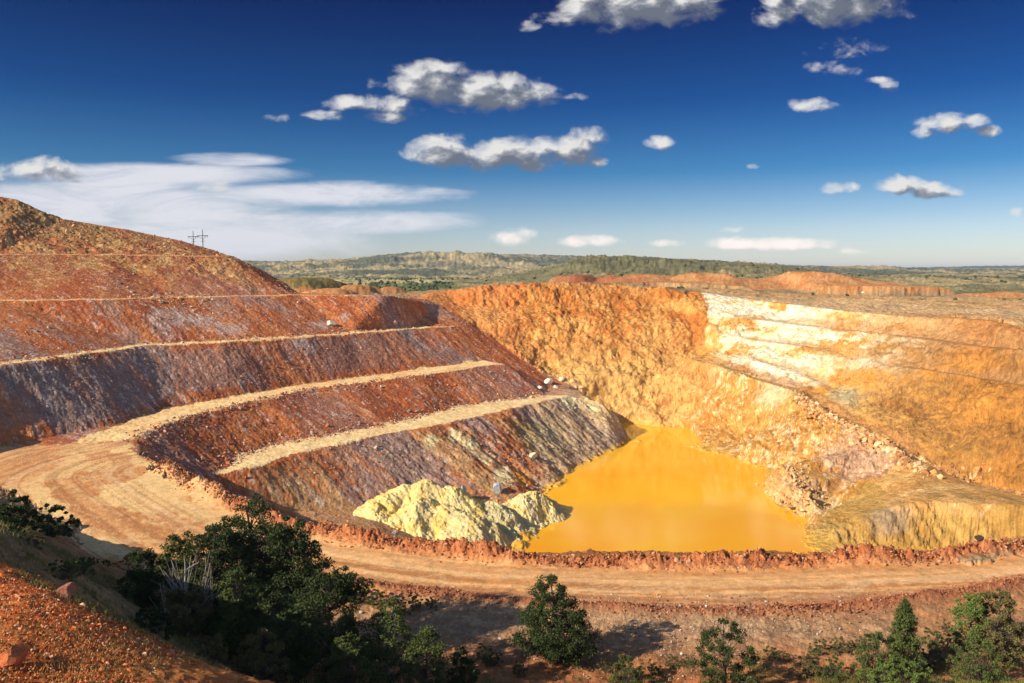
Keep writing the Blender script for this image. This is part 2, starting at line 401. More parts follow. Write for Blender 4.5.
# ------------------------------------------------------------------ ground colours (what the ground itself is made of; right bowl adds painted shade)
C = np.empty((x.size, 3), np.float32)
def c3(a): return np.array(a, np.float32)
def mix(mask, col):
    global C
    m = np.clip(mask, 0, 1).astype(np.float32)[:, None]
    C = C*(1-m)+(c3(col) if not isinstance(col, np.ndarray) or col.ndim == 1 else col)*m
def lerp(a, b, t): return c3(a)*(1-t[:, None])+c3(b)*t[:, None]
xc, yc = x+.9*z, y-.8*z
f1 = ns(T_F, xc, yc, 220, 30); f2 = ns(T_F, xc, yc, 60, 31); f3 = ns(T_G, xc, yc, 40, 32); s1 = ns(T_S, x, y, 300, 34)
def near_pt(px, py, rad, sx=1.0, sz=1.0, t0=14):   # patch centred where that spot lies on the ground
    h = hit(px, py, t0)
    return np.exp(-((((x-h[0])/sx)**2+(y-h[1])**2*.5+((z-h[2])/sz)**2)/rad**2))
# base: plateau and plains
C[:] = lerp((.30,.20,.115), (.42,.30,.17), sstep(-1, 1, f1))
mix(sstep(.1, .8, f2)*.45, (.14,.13,.055))
# beyond 500 m: scrub and pale fields
far = sstep(480, 620, Dh)
ff = ns(T_F, x, y, 1900, 35); fg = ns(T_F, x, y, 5200, 36); fs = ns(T_G, x, y, 420, 37)
colfar = lerp((.17,.155,.075), (.33,.26,.13), sstep(-1.0, 1.2, ff))
C = C*(1-far[:, None])+colfar*far[:, None]
azx = x/np.maximum(y, 1)
mix(far*sstep(.5, .9, ff+.4*fs)*sstep(5200, 3000, Dh)*.85, (.48,.36,.17))
lh = np.exp(-((azx-(-.07))/.07)**2)*np.exp(-((Dh-2300)/500)**2); mix(far*sstep(.15, .5, lh+.25*ff)*(lh > .1)*.6, (.42,.32,.16))
lf = sstep(600, 700, Dh)*sstep(1500, 1200, Dh)*sstep(-.05, -.10, azx); mix(lf*sstep(-.2, .4, ff+fs*.2), (.50,.40,.19))
gr = sstep(560, 620, Dh)*sstep(900, 820, Dh)*sstep(-.19, -.17, azx)*sstep(-.055, -.08, azx); mix(gr*.85, (.10,.15,.035))
mix(sstep(900, 1800, Dh)*sstep(-.2, .5, -ff)*.6, (.075,.095,.055))
mix(sstep(3500, 6000, Dh)*.9, (.05,.075,.07))
# mounds
gm = np.hypot(x-(303-512)/FPX*445, (y-445)*.7) < 25
mix(mo*(~gm), lerp((.50,.20,.065), (.60,.30,.12), sstep(-1, 1, f2)))
mix(mo*gm, lerp((.16,.14,.04), (.28,.17,.06), sstep(-.2, 1.2, f2)))
mix(mo*(~gm)*sstep(.12, .3, steep)*sstep(-.6, .3, f1+.6)*(x > 45), (.27,.105,.04))
redm = mo*np.exp(-((x-(585-512)/FPX*505)/26)**2); mix(redm*.8, (.30,.075,.035))
fo = plat & (Dh > 330) & (Dh < 560)
mix(fo*sstep(.7, 1.3, f1+.5*f3)*(1-mo)*.5, (.11,.11,.045))
mix((plat & (Dh < 520) & (x < 40) & (Dh > 300))*sstep(-.8, .6, -f1)*(1-mo)*(~gm)*.8, (.50,.23,.085))
# plateau just behind the rim, right
pr = plat & (x > 80) & (y > 150) & (Dh < 450)
mix(pr*.85, lerp((.64,.38,.17), (.46,.26,.11), sstep(-.5, 1.1, f1+.4*f2)))
mix(pr*sstep(.2,.9,ns(T_S, x, y, 400, 45))*.5, (.55,.28,.12))
mix(pr*sstep(1.3, 1.8, f2+f3*.3)*.7, (.14,.14,.05))
mix(pr*sstep(40, 0, Dh*0+np.abs(Dh-330))*.25, (.6,.5,.36))
# near ground: brown-grey gravel below the road
ng = og & (Dh < 95) & ~m_spur & (y > -50)
mix(og & (z < -.15) & (Dh > 70) & (Dh < 170), (.40,.16,.06))
ng = ng & ~((z < -.15) & (Dh > 70))
nearcol = lerp((.60,.28,.115), (.46,.24,.12), sstep(-.8, .9, f2))
mix(ng*1.0, nearcol)
mix(ng*sstep(.0, 1.0, samp(T_F, np.minimum(dW, 40)*60+77, np.arctan2(x, y)*200))*sstep(9, 3, dW)*.6, (.36,.15,.07))
grey = np.exp(-((Dh-72)/6.5)**2)*sstep(-25, 5, x); mix(ng*grey*.65, lerp((.44,.27,.15), (.60,.41,.24), sstep(-.5, 1, f3)))
redn = ng*sstep(70, 60, y); mix(redn*.85, lerp((.48,.17,.06), (.34,.13,.05), sstep(-.6, .8, f2)))
rr = sstep(66, 60, y+x*-.05)
# left grassy hillside
gh = ng*sstep(-8, -16, x)*sstep(1.5, 5, z); mix(gh*.85, lerp((.26,.18,.075), (.40,.26,.12), sstep(-.6, .8, f2)))
# red spur
mix(m_spur*1.0, lerp((.68,.155,.038), (.80,.26,.07), sstep(-1, 1, f2+.3*f3)))
dry = np.exp(-((x+8.5)/3.6)**2-((y-17.5)/4)**2); mix(m_spur*sstep(.2, .7, dry+.25*f3)*.5, (.60,.30,.09))
mix(m_spur*sstep(.8, 1.4, ns(T_F, x, y, 14, 38))*.6, (.34,.09,.04))
# haul road: wheel-polished bands running along it
hr = m_haul.astype(np.float32)
band = np.where(dK < 60, dK, 60)
st = samp(T_F, band*55+500, np.arctan2(x, y)*90.0)
st2 = samp(T_S, band*80, np.arctan2(x, y)*150.0)
hc = lerp((.70,.32,.11), (.86,.49,.21), sstep(-.9, .9, st+.3*f2))
mix(hr, hc)
# the tracks that swing round from the upper road, left
swx, swy = x-12+ns(T_S, x, y, 200, 46)*3, y-196+ns(T_S, x, y, 200, 47)*3
sw = np.hypot(swx, swy*.8); st3 = samp(T_F, sw*26, np.arctan2(swx, swy)*25+500)+.35*f2
left = hr*sstep(-32, -45, x)
mix(left*sstep(-.3, 1.0, st3)*.8, (.92,.62,.27)); mix(left*sstep(.1, 1.0, -st3)*.7, (.56,.23,.08))
mix(left*sstep(-66, -80, x+.2*(y-120))*.6, (.66,.30,.12))
mix(hr*sstep(.0, .9, -st)*.55*sstep(4.5, 7.5, band+.6*f2), (.40,.17,.075))
mix(hr*sstep(.5, 1.3, st2)*.4, (.86,.55,.28))
band3 = dK+2.6*ns(T_S, x, y, 420, 60); st4 = samp(T_F, band3*75+900, np.arctan2(x, y)*20+np.zeros_like(x))
mix(hr*(dK < 40)*sstep(.9, 1.4, st4)*.4, (.42,.19,.085)); mix(hr*(dK < 40)*sstep(.9, 1.4, -st4)*.35, (.88,.60,.33))
mix(hr*sstep(1.2, 1.8, f3+.5*f2)*.35, (.45,.20,.09))
mix(hr*sstep(8.6, 10.4, dK+.5*f2)*sstep(-45, -30, x)*.6, (.42,.18,.085))
mix(hr*np.exp(-((dK-3.2-.4*f2)/.9)**2)*.55*sstep(-42, -25, x), (.56,.24,.09))
mix(np.exp(-(dW/.9)**2)*.85, lerp((.36,.12,.055), (.26,.085,.04), sstep(-.6, .6, f3)))
bm = np.exp(-(dK/1.75)**4); mix(bm*.95, lerp((.38,.115,.045), (.54,.20,.08), sstep(-.5, .9, ns(T_G, x, y, 22, 39))))
lb = bm*sstep(-38, -46, x); mix(lb*.8, (.80,.48,.22))
# ---- left dump
dm = m_dump & ~m_bench
u1 = samp(T_F, sa*6.0+20, sb*1.6+z*.6); u2 = samp(T_F, sa*13.0, sb*2.2+z*.8+400); u3 = samp(T_G, sa*28, sb*7)
dc = lerp((.42,.110,.038), (.55,.180,.060), sstep(-1, 1, u2+.6*f2))
mix(dm*1.0, dc)
pur = sstep(-.1, .9, .6*u1+.25*u3+.75*samp(T_S, sa*5+99, sb*3+z*1.2))
lev = np.interp(z, [-22,-8,-7,0.5,1.5,12,13.5,24,25,38,60], [.95,.9,.45,.45,.85,.9,.75,.6,.35,.1,0])
mix(dm*np.clip(pur*lev*.95, 0, .85), lerp((.28,.185,.155), (.40,.27,.22), sstep(-1, 1, u3)))
mix(dm*sstep(1.5, 3, z)*sstep(12.4, 10.5, z)*sstep(-25, -70, x+10*s1)*.55, (.33,.225,.185))
mix(dm*sstep(.7, 1.5, u2+.5*u3)*.7*sstep(24, 12, z), (.70,.22,.06))
mix(dm*sstep(1.9, 2.4, f3+.6*u1)*.6, (.72,.55,.42))
mix(dm*sstep(-7, -11, z)*sstep(.2, .9, .3-.5*u1+.3*u3)*.6, (.52,.36,.17))
# olive stain, rust, blue-grey streak and yellow ore on the lowest slope
mix(dm*sstep(.3, .8, near_pt(545,438,10,1,.7)+.15*u2)*.6, (.26,.26,.08))
nose = dm*sstep(-6.5, -9, z)*sstep(2, 14, x+3*u2)
mix(nose*.75, lerp((.42,.31,.20), (.56,.40,.22), sstep(-1, 1, u3+u2)))
mix(dm*sstep(.3, .8, near_pt(606,420,8,1,.9)+.2*u2)*.7, (.66,.44,.20))
mix(dm*sstep(.35, .8, near_pt(520,478,4.5,1,.8)+.15*u2)*.7, (.85,.36,.05))
for q in [(568,402,5),(592,404,5),(432,441,3),(485,458,4),(505,475,4),(470,445,3),(455,438,3)]:
    mix(dm*sstep(.3, .8, near_pt(q[0], q[1], q[2], .8, .8)+.2*u3)*.8, (.80,.68,.36))
for q in [(320,325,4),(178,318,7),(205,322,5),(300,345,5),(232,330,5),(345,318,2)]:
    mix(dm*sstep(.35, .9, near_pt(q[0], q[1], q[2], 1, .8)+.3*u3)*.6, (.62,.50,.44))
# upper hill: ochre and pale boulders
uh = dm*sstep(25.5, 38, z+2*f2); mix(uh*.7, lerp((.36,.12,.045), (.48,.24,.075), sstep(-.5, .9, f2)))
mix(uh*sstep(.9, 1.4, f3+.6*f2)*.6, (.66,.44,.20)); mix(uh*sstep(.3, 1.3, -f3+.6*f1)*.4, (.20,.09,.045))
mix(dm*sstep(40, 46, z)*sstep(-.3, .5, f1)*.4, (.30,.21,.08))
# benches
mix(m_bench*1.0, lerp((.80,.47,.20), (.92,.62,.30), sstep(-.8, .8, f2)))
mix((m_D | m_E)*.45, (.66,.30,.13)); mix(m_A*.35, (.88,.70,.38))
mix((m_B & (x < -60))*.4, (.92,.62,.28))
# ---- back wall: ochre-orange rock, yellower low, red-brown seams
v1 = samp(T_F, cx_*8, z*9+cy_*5+200); v2 = samp(T_G, cx_*20, z*14+cy_*14); v3 = samp(T_S, cx_*5, z*12+cy_*3)
bw = lerp((.56,.19,.040), (.74,.34,.085), sstep(-1, 1, v1))
mix(m_back*1.0, bw)
mix(m_back*sstep(4, -12, z+3*v1)*.65, (.80,.46,.14))
mix(m_back*sstep(-20, 5, x-6*v1)*sstep(14, -10, z)*.5, (.82,.52,.18))
mix(m_back*sstep(.6, 1.3, v2+.5*v3)*.55, (.36,.11,.03)); mix(m_back*sstep(.8, 1.5, -v2+.4*v1)*.5, (.88,.55,.22))
mix(m_back*sstep(19, 25, z+1.5*v1)*.5, (.52,.20,.06))
mix((m_back & (x < 5))*sstep(15, -2, x)*.35, (.72,.24,.08))
# ---- right wall: white limestone beds in orange
mix(m_right*1.0, lerp((.72,.32,.07), (.86,.50,.16), sstep(-1, 1, v1)))
wh = sstep(136, 104, x+6*v1)*sstep(3, 8, z+(118-x)*.35+2*v1)*sstep(64, 84, x+5*v1)*sstep(-9, -4, z+2*v1+(100-x)*.10)
vb = samp(T_F, cx_*6+70, z*22+200)
mix(m_right*np.clip(wh*sstep(-1.4, .1, vb+.35*v1), 0, .95), lerp((.92,.72,.40), (.94,.85,.64), sstep(-1, 1, vb)))
mix(m_right*sstep(.5, 1.1, v1+.4*v2)*sstep(90, 120, x)*sstep(165, 140, x)*.55, (.93,.74,.42))
brn_shade = sstep(100, 122, x+5*v1-.7*(z-2))*sstep(16, 8, z)  # brown rock of the right bowl, its soft shade painted into the colour
mix(m_right*brn_shade*.9, (.40,.17,.038)); mix(m_right*sstep(.1, .9, v2+.3*v1)*brn_shade*.6, (.19,.075,.02))
mix(m_right*brn_shade*sstep(.4, 1.1, v3)*.5, (.52,.26,.07))
mix(m_right*sstep(112, 138, x)*sstep(8, 12, z)*.8, (.44,.18,.06))
mix(m_right*sstep(.35, .9, near_pt(843,398,7,.7,1.2)+.15*v2)*.7, (.40,.38,.24))
mix(m_right*sstep(.3, .9, near_pt(846,360,8,1,.9)+.2*v2)*.5, (.86,.42,.20))
for rl_, w_ in ((R1i, 3.4), (R2i, 2.6), (R25i, 1.8), (R15i, 2.2)):
    mix(m_right*sstep(w_, w_*.4, dist_pl(x, y, rl_))*.6, (.52,.27,.11))
mix((m_right | m_prom)*sstep(4.5, 2.0, dist_pl(x, y, R3i[:7]))*.8, (.52,.25,.09))
# ---- promontory: yellow-tan with pinkish block and fan of graded fines
mix(m_prom*1.0, lerp((.54,.245,.05), (.70,.38,.095), sstep(-1, 1, v1)))
mix(m_prom*sstep(.5, 1.2, v2+.4*v1)*.65, (.36,.145,.035)); mix(m_prom*sstep(.7, 1.3, -v2+.4*v3)*.6, (.95,.80,.52))
mix(m_prom*sstep(.3, .8, near_pt(858,458,13,1,1)+.15*v1)*.7, lerp((.66,.42,.30), (.40,.24,.17), sstep(0, 1, v2)))
mix(m_prom*sstep(.3, .8, near_pt(800,488,11,.6,1)+.15*v2)*.4, (.72,.46,.24))
mix(m_prom*sstep(.35, .8, near_pt(775,395,6,1,1)+.2*v2)*.5, (.93,.78,.52))
mix(m_prom*sstep(.35, .8, near_pt(705,372,8,1,1)+.15*v1)*.6, (.60,.36,.12))
mix(m_fine*1.0, lerp((.46,.25,.065), (.60,.36,.105), sstep(-1, 1, samp(T_F, (x*.8+y*.6)*14, (x*.6-y*.8)*2))))
mix((m_fine & (z > -15.2) & (x > 75) & (y > 150))*.85, lerp((.60,.30,.095), (.74,.42,.15), sstep(-1, 1, f2)))
mix((m_fine & (z > -14.8) & (y > 148))*sstep(.5, 1.2, samp(T_F, np.hypot(x-60, y-250)*30, np.arctan2(x-60, 250-y)*40))*.5, (.93,.68,.36))
mix(fanm*sstep(.1, .9, np.sin(x*.9)*.6+.5*u2)*.6, (.30,.20,.08))
mix((m_prom)*sstep(.35, .8, near_pt(890,520,3.5,1.4,1)+.2*f3)*.6, (.34,.27,.21))
# pond floor
mix(((z < WL+.25) & (Dh > 130) & (Dh < 300) & ~m_dump)*.8, (.85,.42,.05))
mix(sstep(WL+1.0, WL+.2, z)*(Dh > 130)*(Dh < 300)*.6, (.80,.45,.08))
C *= (1+.10*np.clip(f3, -2, 2))[:, None]
C = np.clip(C, .01, .93)

# ------------------------------------------------------------------ split the survey into named pieces of ground
zone = np.zeros(x.size, np.int8)          # 0 ground
zone[Dh > 620] = 1                        # hills
zone[m_dump] = 2; zone[m_back | m_right] = 3; zone[m_prom] = 4
zone[m_haul & (dK > 1.2)] = 5
zone[m_B] = 6; zone[m_A] = 7; zone[m_C] = 8; zone[m_D] = 9; zone[m_E] = 10
zone[m_spur] = 11
ii = (np.arange(NR-1)[:, None]*NA+np.arange(NA-1)[None, :]).ravel()
quads = np.stack([ii, ii+1, ii+NA+1, ii+NA], 1).astype(np.int32)
wrapi = np.arange(NR-1)*NA
quads = np.concatenate([quads, np.stack([wrapi+NA-1, wrapi, wrapi+NA, wrapi+2*NA-1], 1).astype(np.int32)])
fz_ = zone[quads[:, 0]]
PV = np.stack([VX, VY, VZ], 1).astype(np.float32)

def np_mesh(name, v, f, mat, parent=None, colors=None, smooth=True):
    me = bpy.data.meshes.new(name)
    v = np.asarray(v, np.float32); f = np.asarray(f, np.int32)
    n = f.shape[1]
    me.vertices.add(len(v)); me.vertices.foreach_set('co', v.ravel())
    me.loops.add(f.size); me.loops.foreach_set('vertex_index', f.ravel())
    me.polygons.add(len(f)); me.polygons.foreach_set('loop_start', np.arange(0, f.size, n, dtype=np.int32))
    me.polygons.foreach_set('use_smooth', np.full(len(f), smooth))
    if colors is not None:
        a = me.color_attributes.new('Col', 'FLOAT_COLOR', 'POINT')
        a.data.foreach_set('color', np.concatenate([colors, np.ones((len(v), 1))], 1).astype(np.float32).ravel())
    me.update(calc_edges=True)
    me.materials.append(mat)
    o = bpy.data.objects.new(name, me); COL.objects.link(o)
    if parent is not None: o.parent = parent
    return o

# ------------------------------------------------------------------ materials
def new_mat(name):
    m = bpy.data.materials.new(name); m.use_nodes = True
    nt = m.node_tree; b = nt.nodes['Principled BSDF']
    return m, nt, b
def N(nt, t, **kw):
    n = nt.nodes.new(t)
    for k, v in kw.items():
        if k.startswith('i_'): n.inputs[k[2:].replace('_', ' ')].default_value = v
        else: setattr(n, k, v)
    return n
def mmath(nt, op, a, b=None, c=None, clamp=False):
    n = nt.nodes.new('ShaderNodeMath'); n.operation = op; n.use_clamp = clamp
    for i, s in enumerate((a, b, c)):
        if s is None: continue
        if isinstance(s, (int, float)): n.inputs[i].default_value = s
        else: nt.links.new(s, n.inputs[i])
    return n.outputs[0]
def earth_mat(name, scales=(1.2, 5.0), bump=.6, dist=.25, vor=0.0, vs=1.2, cvar=.35, rough=.95, streak=None):
    m, nt, b = new_mat(name)
    at = N(nt, 'ShaderNodeAttribute', attribute_name='Col')
    tc = N(nt, 'ShaderNodeTexCoord')
    src = tc.outputs['Object']
    if streak:
        mp = N(nt, 'ShaderNodeMapping'); mp.inputs['Rotation'].default_value = (0, 0, streak[0]); mp.inputs['Scale'].default_value = streak[1]
        nt.links.new(src, mp.inputs[0]); src2 = mp.outputs[0]
    else: src2 = src
    n1 = N(nt, 'ShaderNodeTexNoise', i_Scale=scales[0], i_Detail=8.0, i_Roughness=.68); nt.links.new(src2, n1.inputs['Vector'])
    n2 = N(nt, 'ShaderNodeTexNoise', i_Scale=scales[1], i_Detail=5.0, i_Roughness=.7); nt.links.new(src, n2.inputs['Vector'])
    s = mmath(nt, 'ADD', mmath(nt, 'MULTIPLY', n1.outputs[0], 1.0), mmath(nt, 'MULTIPLY', n2.outputs[0], .7))   # ~.85
    v = mmath(nt, 'ADD', mmath(nt, 'MULTIPLY', mmath(nt, 'SUBTRACT', s, .85), 4.0*cvar), 1.0)
    v = mmath(nt, 'MAXIMUM', mmath(nt, 'MINIMUM', v, 1.5), .45)
    mx = N(nt, 'ShaderNodeVectorMath', operation='SCALE'); nt.links.new(at.outputs['Color'], mx.inputs[0]); nt.links.new(v, mx.inputs['Scale'])
    nt.links.new(mx.outputs[0], b.inputs['Base Color'])
    hgt = s
    if vor:
        vn = N(nt, 'ShaderNodeTexVoronoi', i_Scale=vs); vn.feature = 'F1'
        wv = N(nt, 'ShaderNodeVectorMath', operation='ADD')
        nt.links.new(src, wv.inputs[0]); nt.links.new(n1.outputs['Color'], wv.inputs[1]); nt.links.new(wv.outputs[0], vn.inputs['Vector'])
        hgt = mmath(nt, 'ADD', s, mmath(nt, 'MULTIPLY', vn.outputs['Distance'], -vor))
    bp = N(nt, 'ShaderNodeBump', i_Strength=bump, i_Distance=dist); nt.links.new(hgt, bp.inputs['Height'])
    nt.links.new(bp.outputs[0], b.inputs['Normal'])
    b.inputs['Roughness'].default_value = rough; b.inputs['Specular IOR Level'].default_value = .15
    return m
M_ground = earth_mat('scrub_soil', (.8, 6), .7, .25, .4, 2.5, .32)
M_hill = earth_mat('far_scrub', (.02, .11), .5, 6, .0, .1, .45)
M_dump = earth_mat('red_scree', (.7, 2.6), .7, .38, .5, 1.3, .40)
M_wall = earth_mat('ochre_rock', (.4, 1.9), .9, .9, .8, .6, .32)
M_prom = earth_mat('tan_fines', (.6, 2.8), .8, .6, .6, .9, .32)
M_road = earth_mat('packed_dirt', (1.0, 8.0), .5, .12, 0, 1, .20)
M_spur = earth_mat('red_gravel', (6, 34), .8, .035, .5, 16, .42)

names = {0: ('ground', M_ground, 'gravel flats and plateau round the open pit'),
         1: ('hills', M_hill, 'scrub covered plains and low hills to the horizon'),
         2: ('terraced_slope', M_dump, 'red and purple-grey terraced spoil slopes on the left'),
         3: ('pit_wall', M_wall, 'orange and white benched rock wall of the pit'),
         4: ('pit_spur', M_prom, 'yellow-tan rocky spur and graded fan beside the pond'),
         5: ('haul_road', M_road, 'wide dusty haul road curving round the near edge of the pit'),
         6: ('bench_road', M_road, 'widest bench road climbing from the haul road'),
         7: ('bench_road', M_road, 'lowest bench road above the grey slope'),
         8: ('bench_road', M_road, 'third bench track up the terraces'),
         9: ('bench_road', M_road, 'narrow bench track under the upper hill'),
         10: ('bench_road', M_road, 'highest thin track across the upper hill'),
         11: ('foreground_slope', M_spur, 'red gravel slope in the near left corner')}
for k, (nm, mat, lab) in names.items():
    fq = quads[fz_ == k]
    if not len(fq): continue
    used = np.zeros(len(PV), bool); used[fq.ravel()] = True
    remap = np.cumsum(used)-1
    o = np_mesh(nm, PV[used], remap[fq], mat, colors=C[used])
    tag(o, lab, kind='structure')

def sampz(xx, yy): return height(np.array(xx), np.array(yy))

# ------------------------------------------------------------------ pond
m, nt, b = new_mat('ochre_water')
tc = N(nt, 'ShaderNodeTexCoord')
n1 = N(nt, 'ShaderNodeTexNoise', i_Scale=.035, i_Detail=4.0, i_Distortion=.6); nt.links.new(tc.outputs['Object'], n1.inputs['Vector'])
cr = N(nt, 'ShaderNodeValToRGB'); cr.color_ramp.elements[0].position = .35; cr.color_ramp.elements[0].color = (.97,.40,.006,1)
cr.color_ramp.elements[1].position = .65; cr.color_ramp.elements[1].color = (.97,.50,.012,1)
nt.links.new(n1.outputs[0], cr.inputs[0]); nt.links.new(cr.outputs[0], b.inputs['Base Color'])
n2 = N(nt, 'ShaderNodeTexNoise', i_Scale=.5, i_Detail=3.0); nt.links.new(tc.outputs['Object'], n2.inputs['Vector'])
bp = N(nt, 'ShaderNodeBump', i_Strength=.16, i_Distance=.06); nt.links.new(n2.outputs[0], bp.inputs['Height']); nt.links.new(bp.outputs[0], b.inputs['Normal'])
b.inputs['Roughness'].default_value = .085; b.inputs['IOR'].default_value = 1.36
M_water = m
wx0, wx1, wy0, wy1 = -35, 110, 132, 292
n = 24
gxw, gyw = np.meshgrid(np.linspace(wx0, wx1, n), np.linspace(wy0, wy1, n))
vv = np.stack([gxw.ravel(), gyw.ravel(), np.full(n*n, WL)], 1)
ii = (np.arange(n-1)[:, None]*n+np.arange(n-1)[None, :]).ravel()
o = np_mesh('pond_water', vv, np.stack([ii, ii+1, ii+n+1, ii+n], 1), M_water)
tag(o, 'opaque bright orange-yellow pond at the bottom of the pit', kind='structure')

# ------------------------------------------------------------------ rocks
def ico(sub):
    import bmesh
    bm = bmesh.new(); bmesh.ops.create_icosphere(bm, subdivisions=sub, radius=1)
    v = np.array([q.co[:] for q in bm.verts], np.float32); f = np.array([[a.index for a in t.verts] for t in bm.faces], np.int32); bm.free()
    return v, f
IV, IF = ico(1); IV2, IF2 = ico(3)
def rotm(n, r):
    q = r.standard_normal((n, 4)); q /= np.linalg.norm(q, axis=1)[:, None]
    w, a, b_, c = q.T
    return np.stack([1-2*(b_*b_+c*c), 2*(a*b_-w*c), 2*(a*c+w*b_), 2*(a*b_+w*c), 1-2*(a*a+c*c), 2*(b_*c-w*a), 2*(a*c-w*b_), 2*(b_*c+w*a), 1-2*(a*a+b_*b_)], 1).reshape(n, 3, 3)
def rocks(name, pts, sizes, cols, mat, label, kind='stuff', r=rng):
    n = len(pts)
    v = IV[None]*(r.uniform(.55, 1.25, (n, len(IV), 1)))*np.stack([r.uniform(.7, 1.3, n), r.uniform(.6, 1.1, n), r.uniform(.45, .9, n)], 1)[:, None]
    v = np.einsum('nij,nkj->nki', rotm(n, r), v)*np.asarray(sizes)[:, None, None]+np.asarray(pts)[:, None]
    f = IF[None]+(np.arange(n)*len(IV))[:, None, None]
    c = np.repeat(np.asarray(cols)[:, None], len(IV), 1)
    o = np_mesh(name, v.reshape(-1, 3), f.reshape(-1, 3), mat, colors=c.reshape(-1, 3), smooth=False)
    return tag(o, label, kind=kind)
M_rock = earth_mat('broken_rock', (3, 12), .6, .08, 0, 1, .3)
def along(pl, n, r=rng):
    p = np.array([q[:2] for q in pl]); s = np.concatenate([[0], np.cumsum(np.hypot(*np.diff(p, axis=0).T))])
    t = r.uniform(0, s[-1], n); return np.interp(t, s, p[:, 0]), np.interp(t, s, p[:, 1]), t/s[-1]
def pick(n, cols, r=rng):
    c = np.array(cols, np.float32)[r.integers(0, len(cols), n)]; return c*r.uniform(.75, 1.2, (n, 1))
xa, ya, _ = along(K0, 9000); xa += rng.normal(0, 1.0, 9000); ya += rng.normal(0, 1.0, 9000)
sz = rng.lognormal(-2.35, .5, 9000).clip(.05, .5)
rocks('berm_rubble', np.stack([xa, ya, sampz(xa, ya)+sz*.2], 1), sz, pick(9000, [(.38,.12,.045),(.52,.20,.08),(.28,.085,.04),(.60,.33,.18)]), M_rock, 'broken red rock heaped along the pit edge of the haul road')
xa, ya, _ = along(wind, 5000); xa += rng.normal(0, .9, 5000); ya += rng.normal(0, .8, 5000)
sz = rng.lognormal(-2.5, .4, 5000).clip(.03, .25)
rocks('windrow_rubble', np.stack([xa, ya, sampz(xa, ya)+sz*.2], 1), sz, pick(5000, [(.36,.12,.06),(.46,.20,.10),(.28,.09,.05)]), M_rock, 'low row of red stones along the near side of the haul road')
# gravel flat with pale stones
nq = 7000
Dq = rng.uniform(60, 77, nq); pq = rng.uniform(330, 1060, nq); xa = (pq-512)/FPX*Dq
keep = rng.uniform(0, 1, nq) < .25+.75*np.exp(-((pq-680)/130)**2); xa, Dq = xa[keep], Dq[keep]; nq = len(xa)
sz = rng.lognormal(-2.9, .45, nq).clip(.03, .22)
rocks('gravel', np.stack([xa, Dq, sampz(xa, Dq)+sz*.1], 1), sz, pick(nq, [(.40,.32,.25),(.60,.54,.46),(.24,.15,.10),(.33,.24,.18)]), M_rock, 'pale and brown stones scattered over the gravel flat')
# red gravel on the near slope
nq = 46000
xa = rng.uniform(-26, 2, nq); ya = rng.uniform(9, 30, nq); keep = inpoly(xa, ya, [(a[0], a[1]+.5) for a in spur]+[(2,8),(-30,8)])
xa, ya = xa[keep], ya[keep]; nq = len(xa); sz = rng.lognormal(-3.75, .5, nq).clip(.010, .13)
rocks('slope_gravel', np.stack([xa, ya, sampz(xa, ya)+sz*.1], 1), sz, pick(nq, [(.62,.16,.045),(.74,.26,.09),(.45,.10,.035),(.74,.42,.24)]), M_rock, 'loose red and pinkish stones over the near slope')
# scree on the terraces and spur ridge
def scree(name, pl, n, sx, mu, cols, label, seed):
    r = np.random.default_rng(seed); xa, ya, _ = along(pl, n, r); xa += r.normal(0, sx, n); ya += r.normal(0, sx, n)
    sz = r.lognormal(mu, .5, n).clip(.1, 1.1)
    rocks(name, np.stack([xa, ya, sampz(xa, ya)+sz*.2], 1), sz, pick(n, cols, r), M_rock, label, r=r)
scree('ridge_rubble', R3[3:9], 1300, 1.6, -1.0, [(.62,.34,.13),(.48,.22,.09),(.76,.52,.28)], 'brown rubble along the crest of the rocky spur', 3)
scree('crest_rubble', B_crest[:7]+[], 900, 1.5, -1.65, [(.45,.15,.07),(.60,.38,.26),(.3,.17,.14)], 'stones spilled along the edge of the widest bench road', 4)
scree('crest_rubble', A_foot, 1000, 1.4, -1.65, [(.50,.16,.07),(.66,.45,.30),(.32,.2,.17)], 'stones at the foot of the slope above the lowest bench road', 5)
scree('crest_rubble', C_inner[2:], 500, 1.8, -1.7, [(.50,.16,.07),(.66,.45,.32),(.32,.2,.17)], 'stones beside the third bench track', 6)
scree('crest_rubble', [Q(20,235,280), Q(120,242,285), Q(220,252,288)], 700, 9, -1.45, [(.66,.44,.22),(.40,.16,.07),(.55,.28,.12)], 'pale stones strewn over the upper hill', 8)
scree('crest_rubble', R3i[7:], 350, 1.5, -1.1, [(.60,.32,.13),(.42,.2,.09)], 'boulders fallen at the foot of the right wall', 9)
scree('crest_rubble', [Q(150,290,235), Q(205,290,246)], 160, 4, -1.3, [(.74,.55,.38),(.45,.16,.07)], 'pale blocks fallen on the highest red slope', 10)

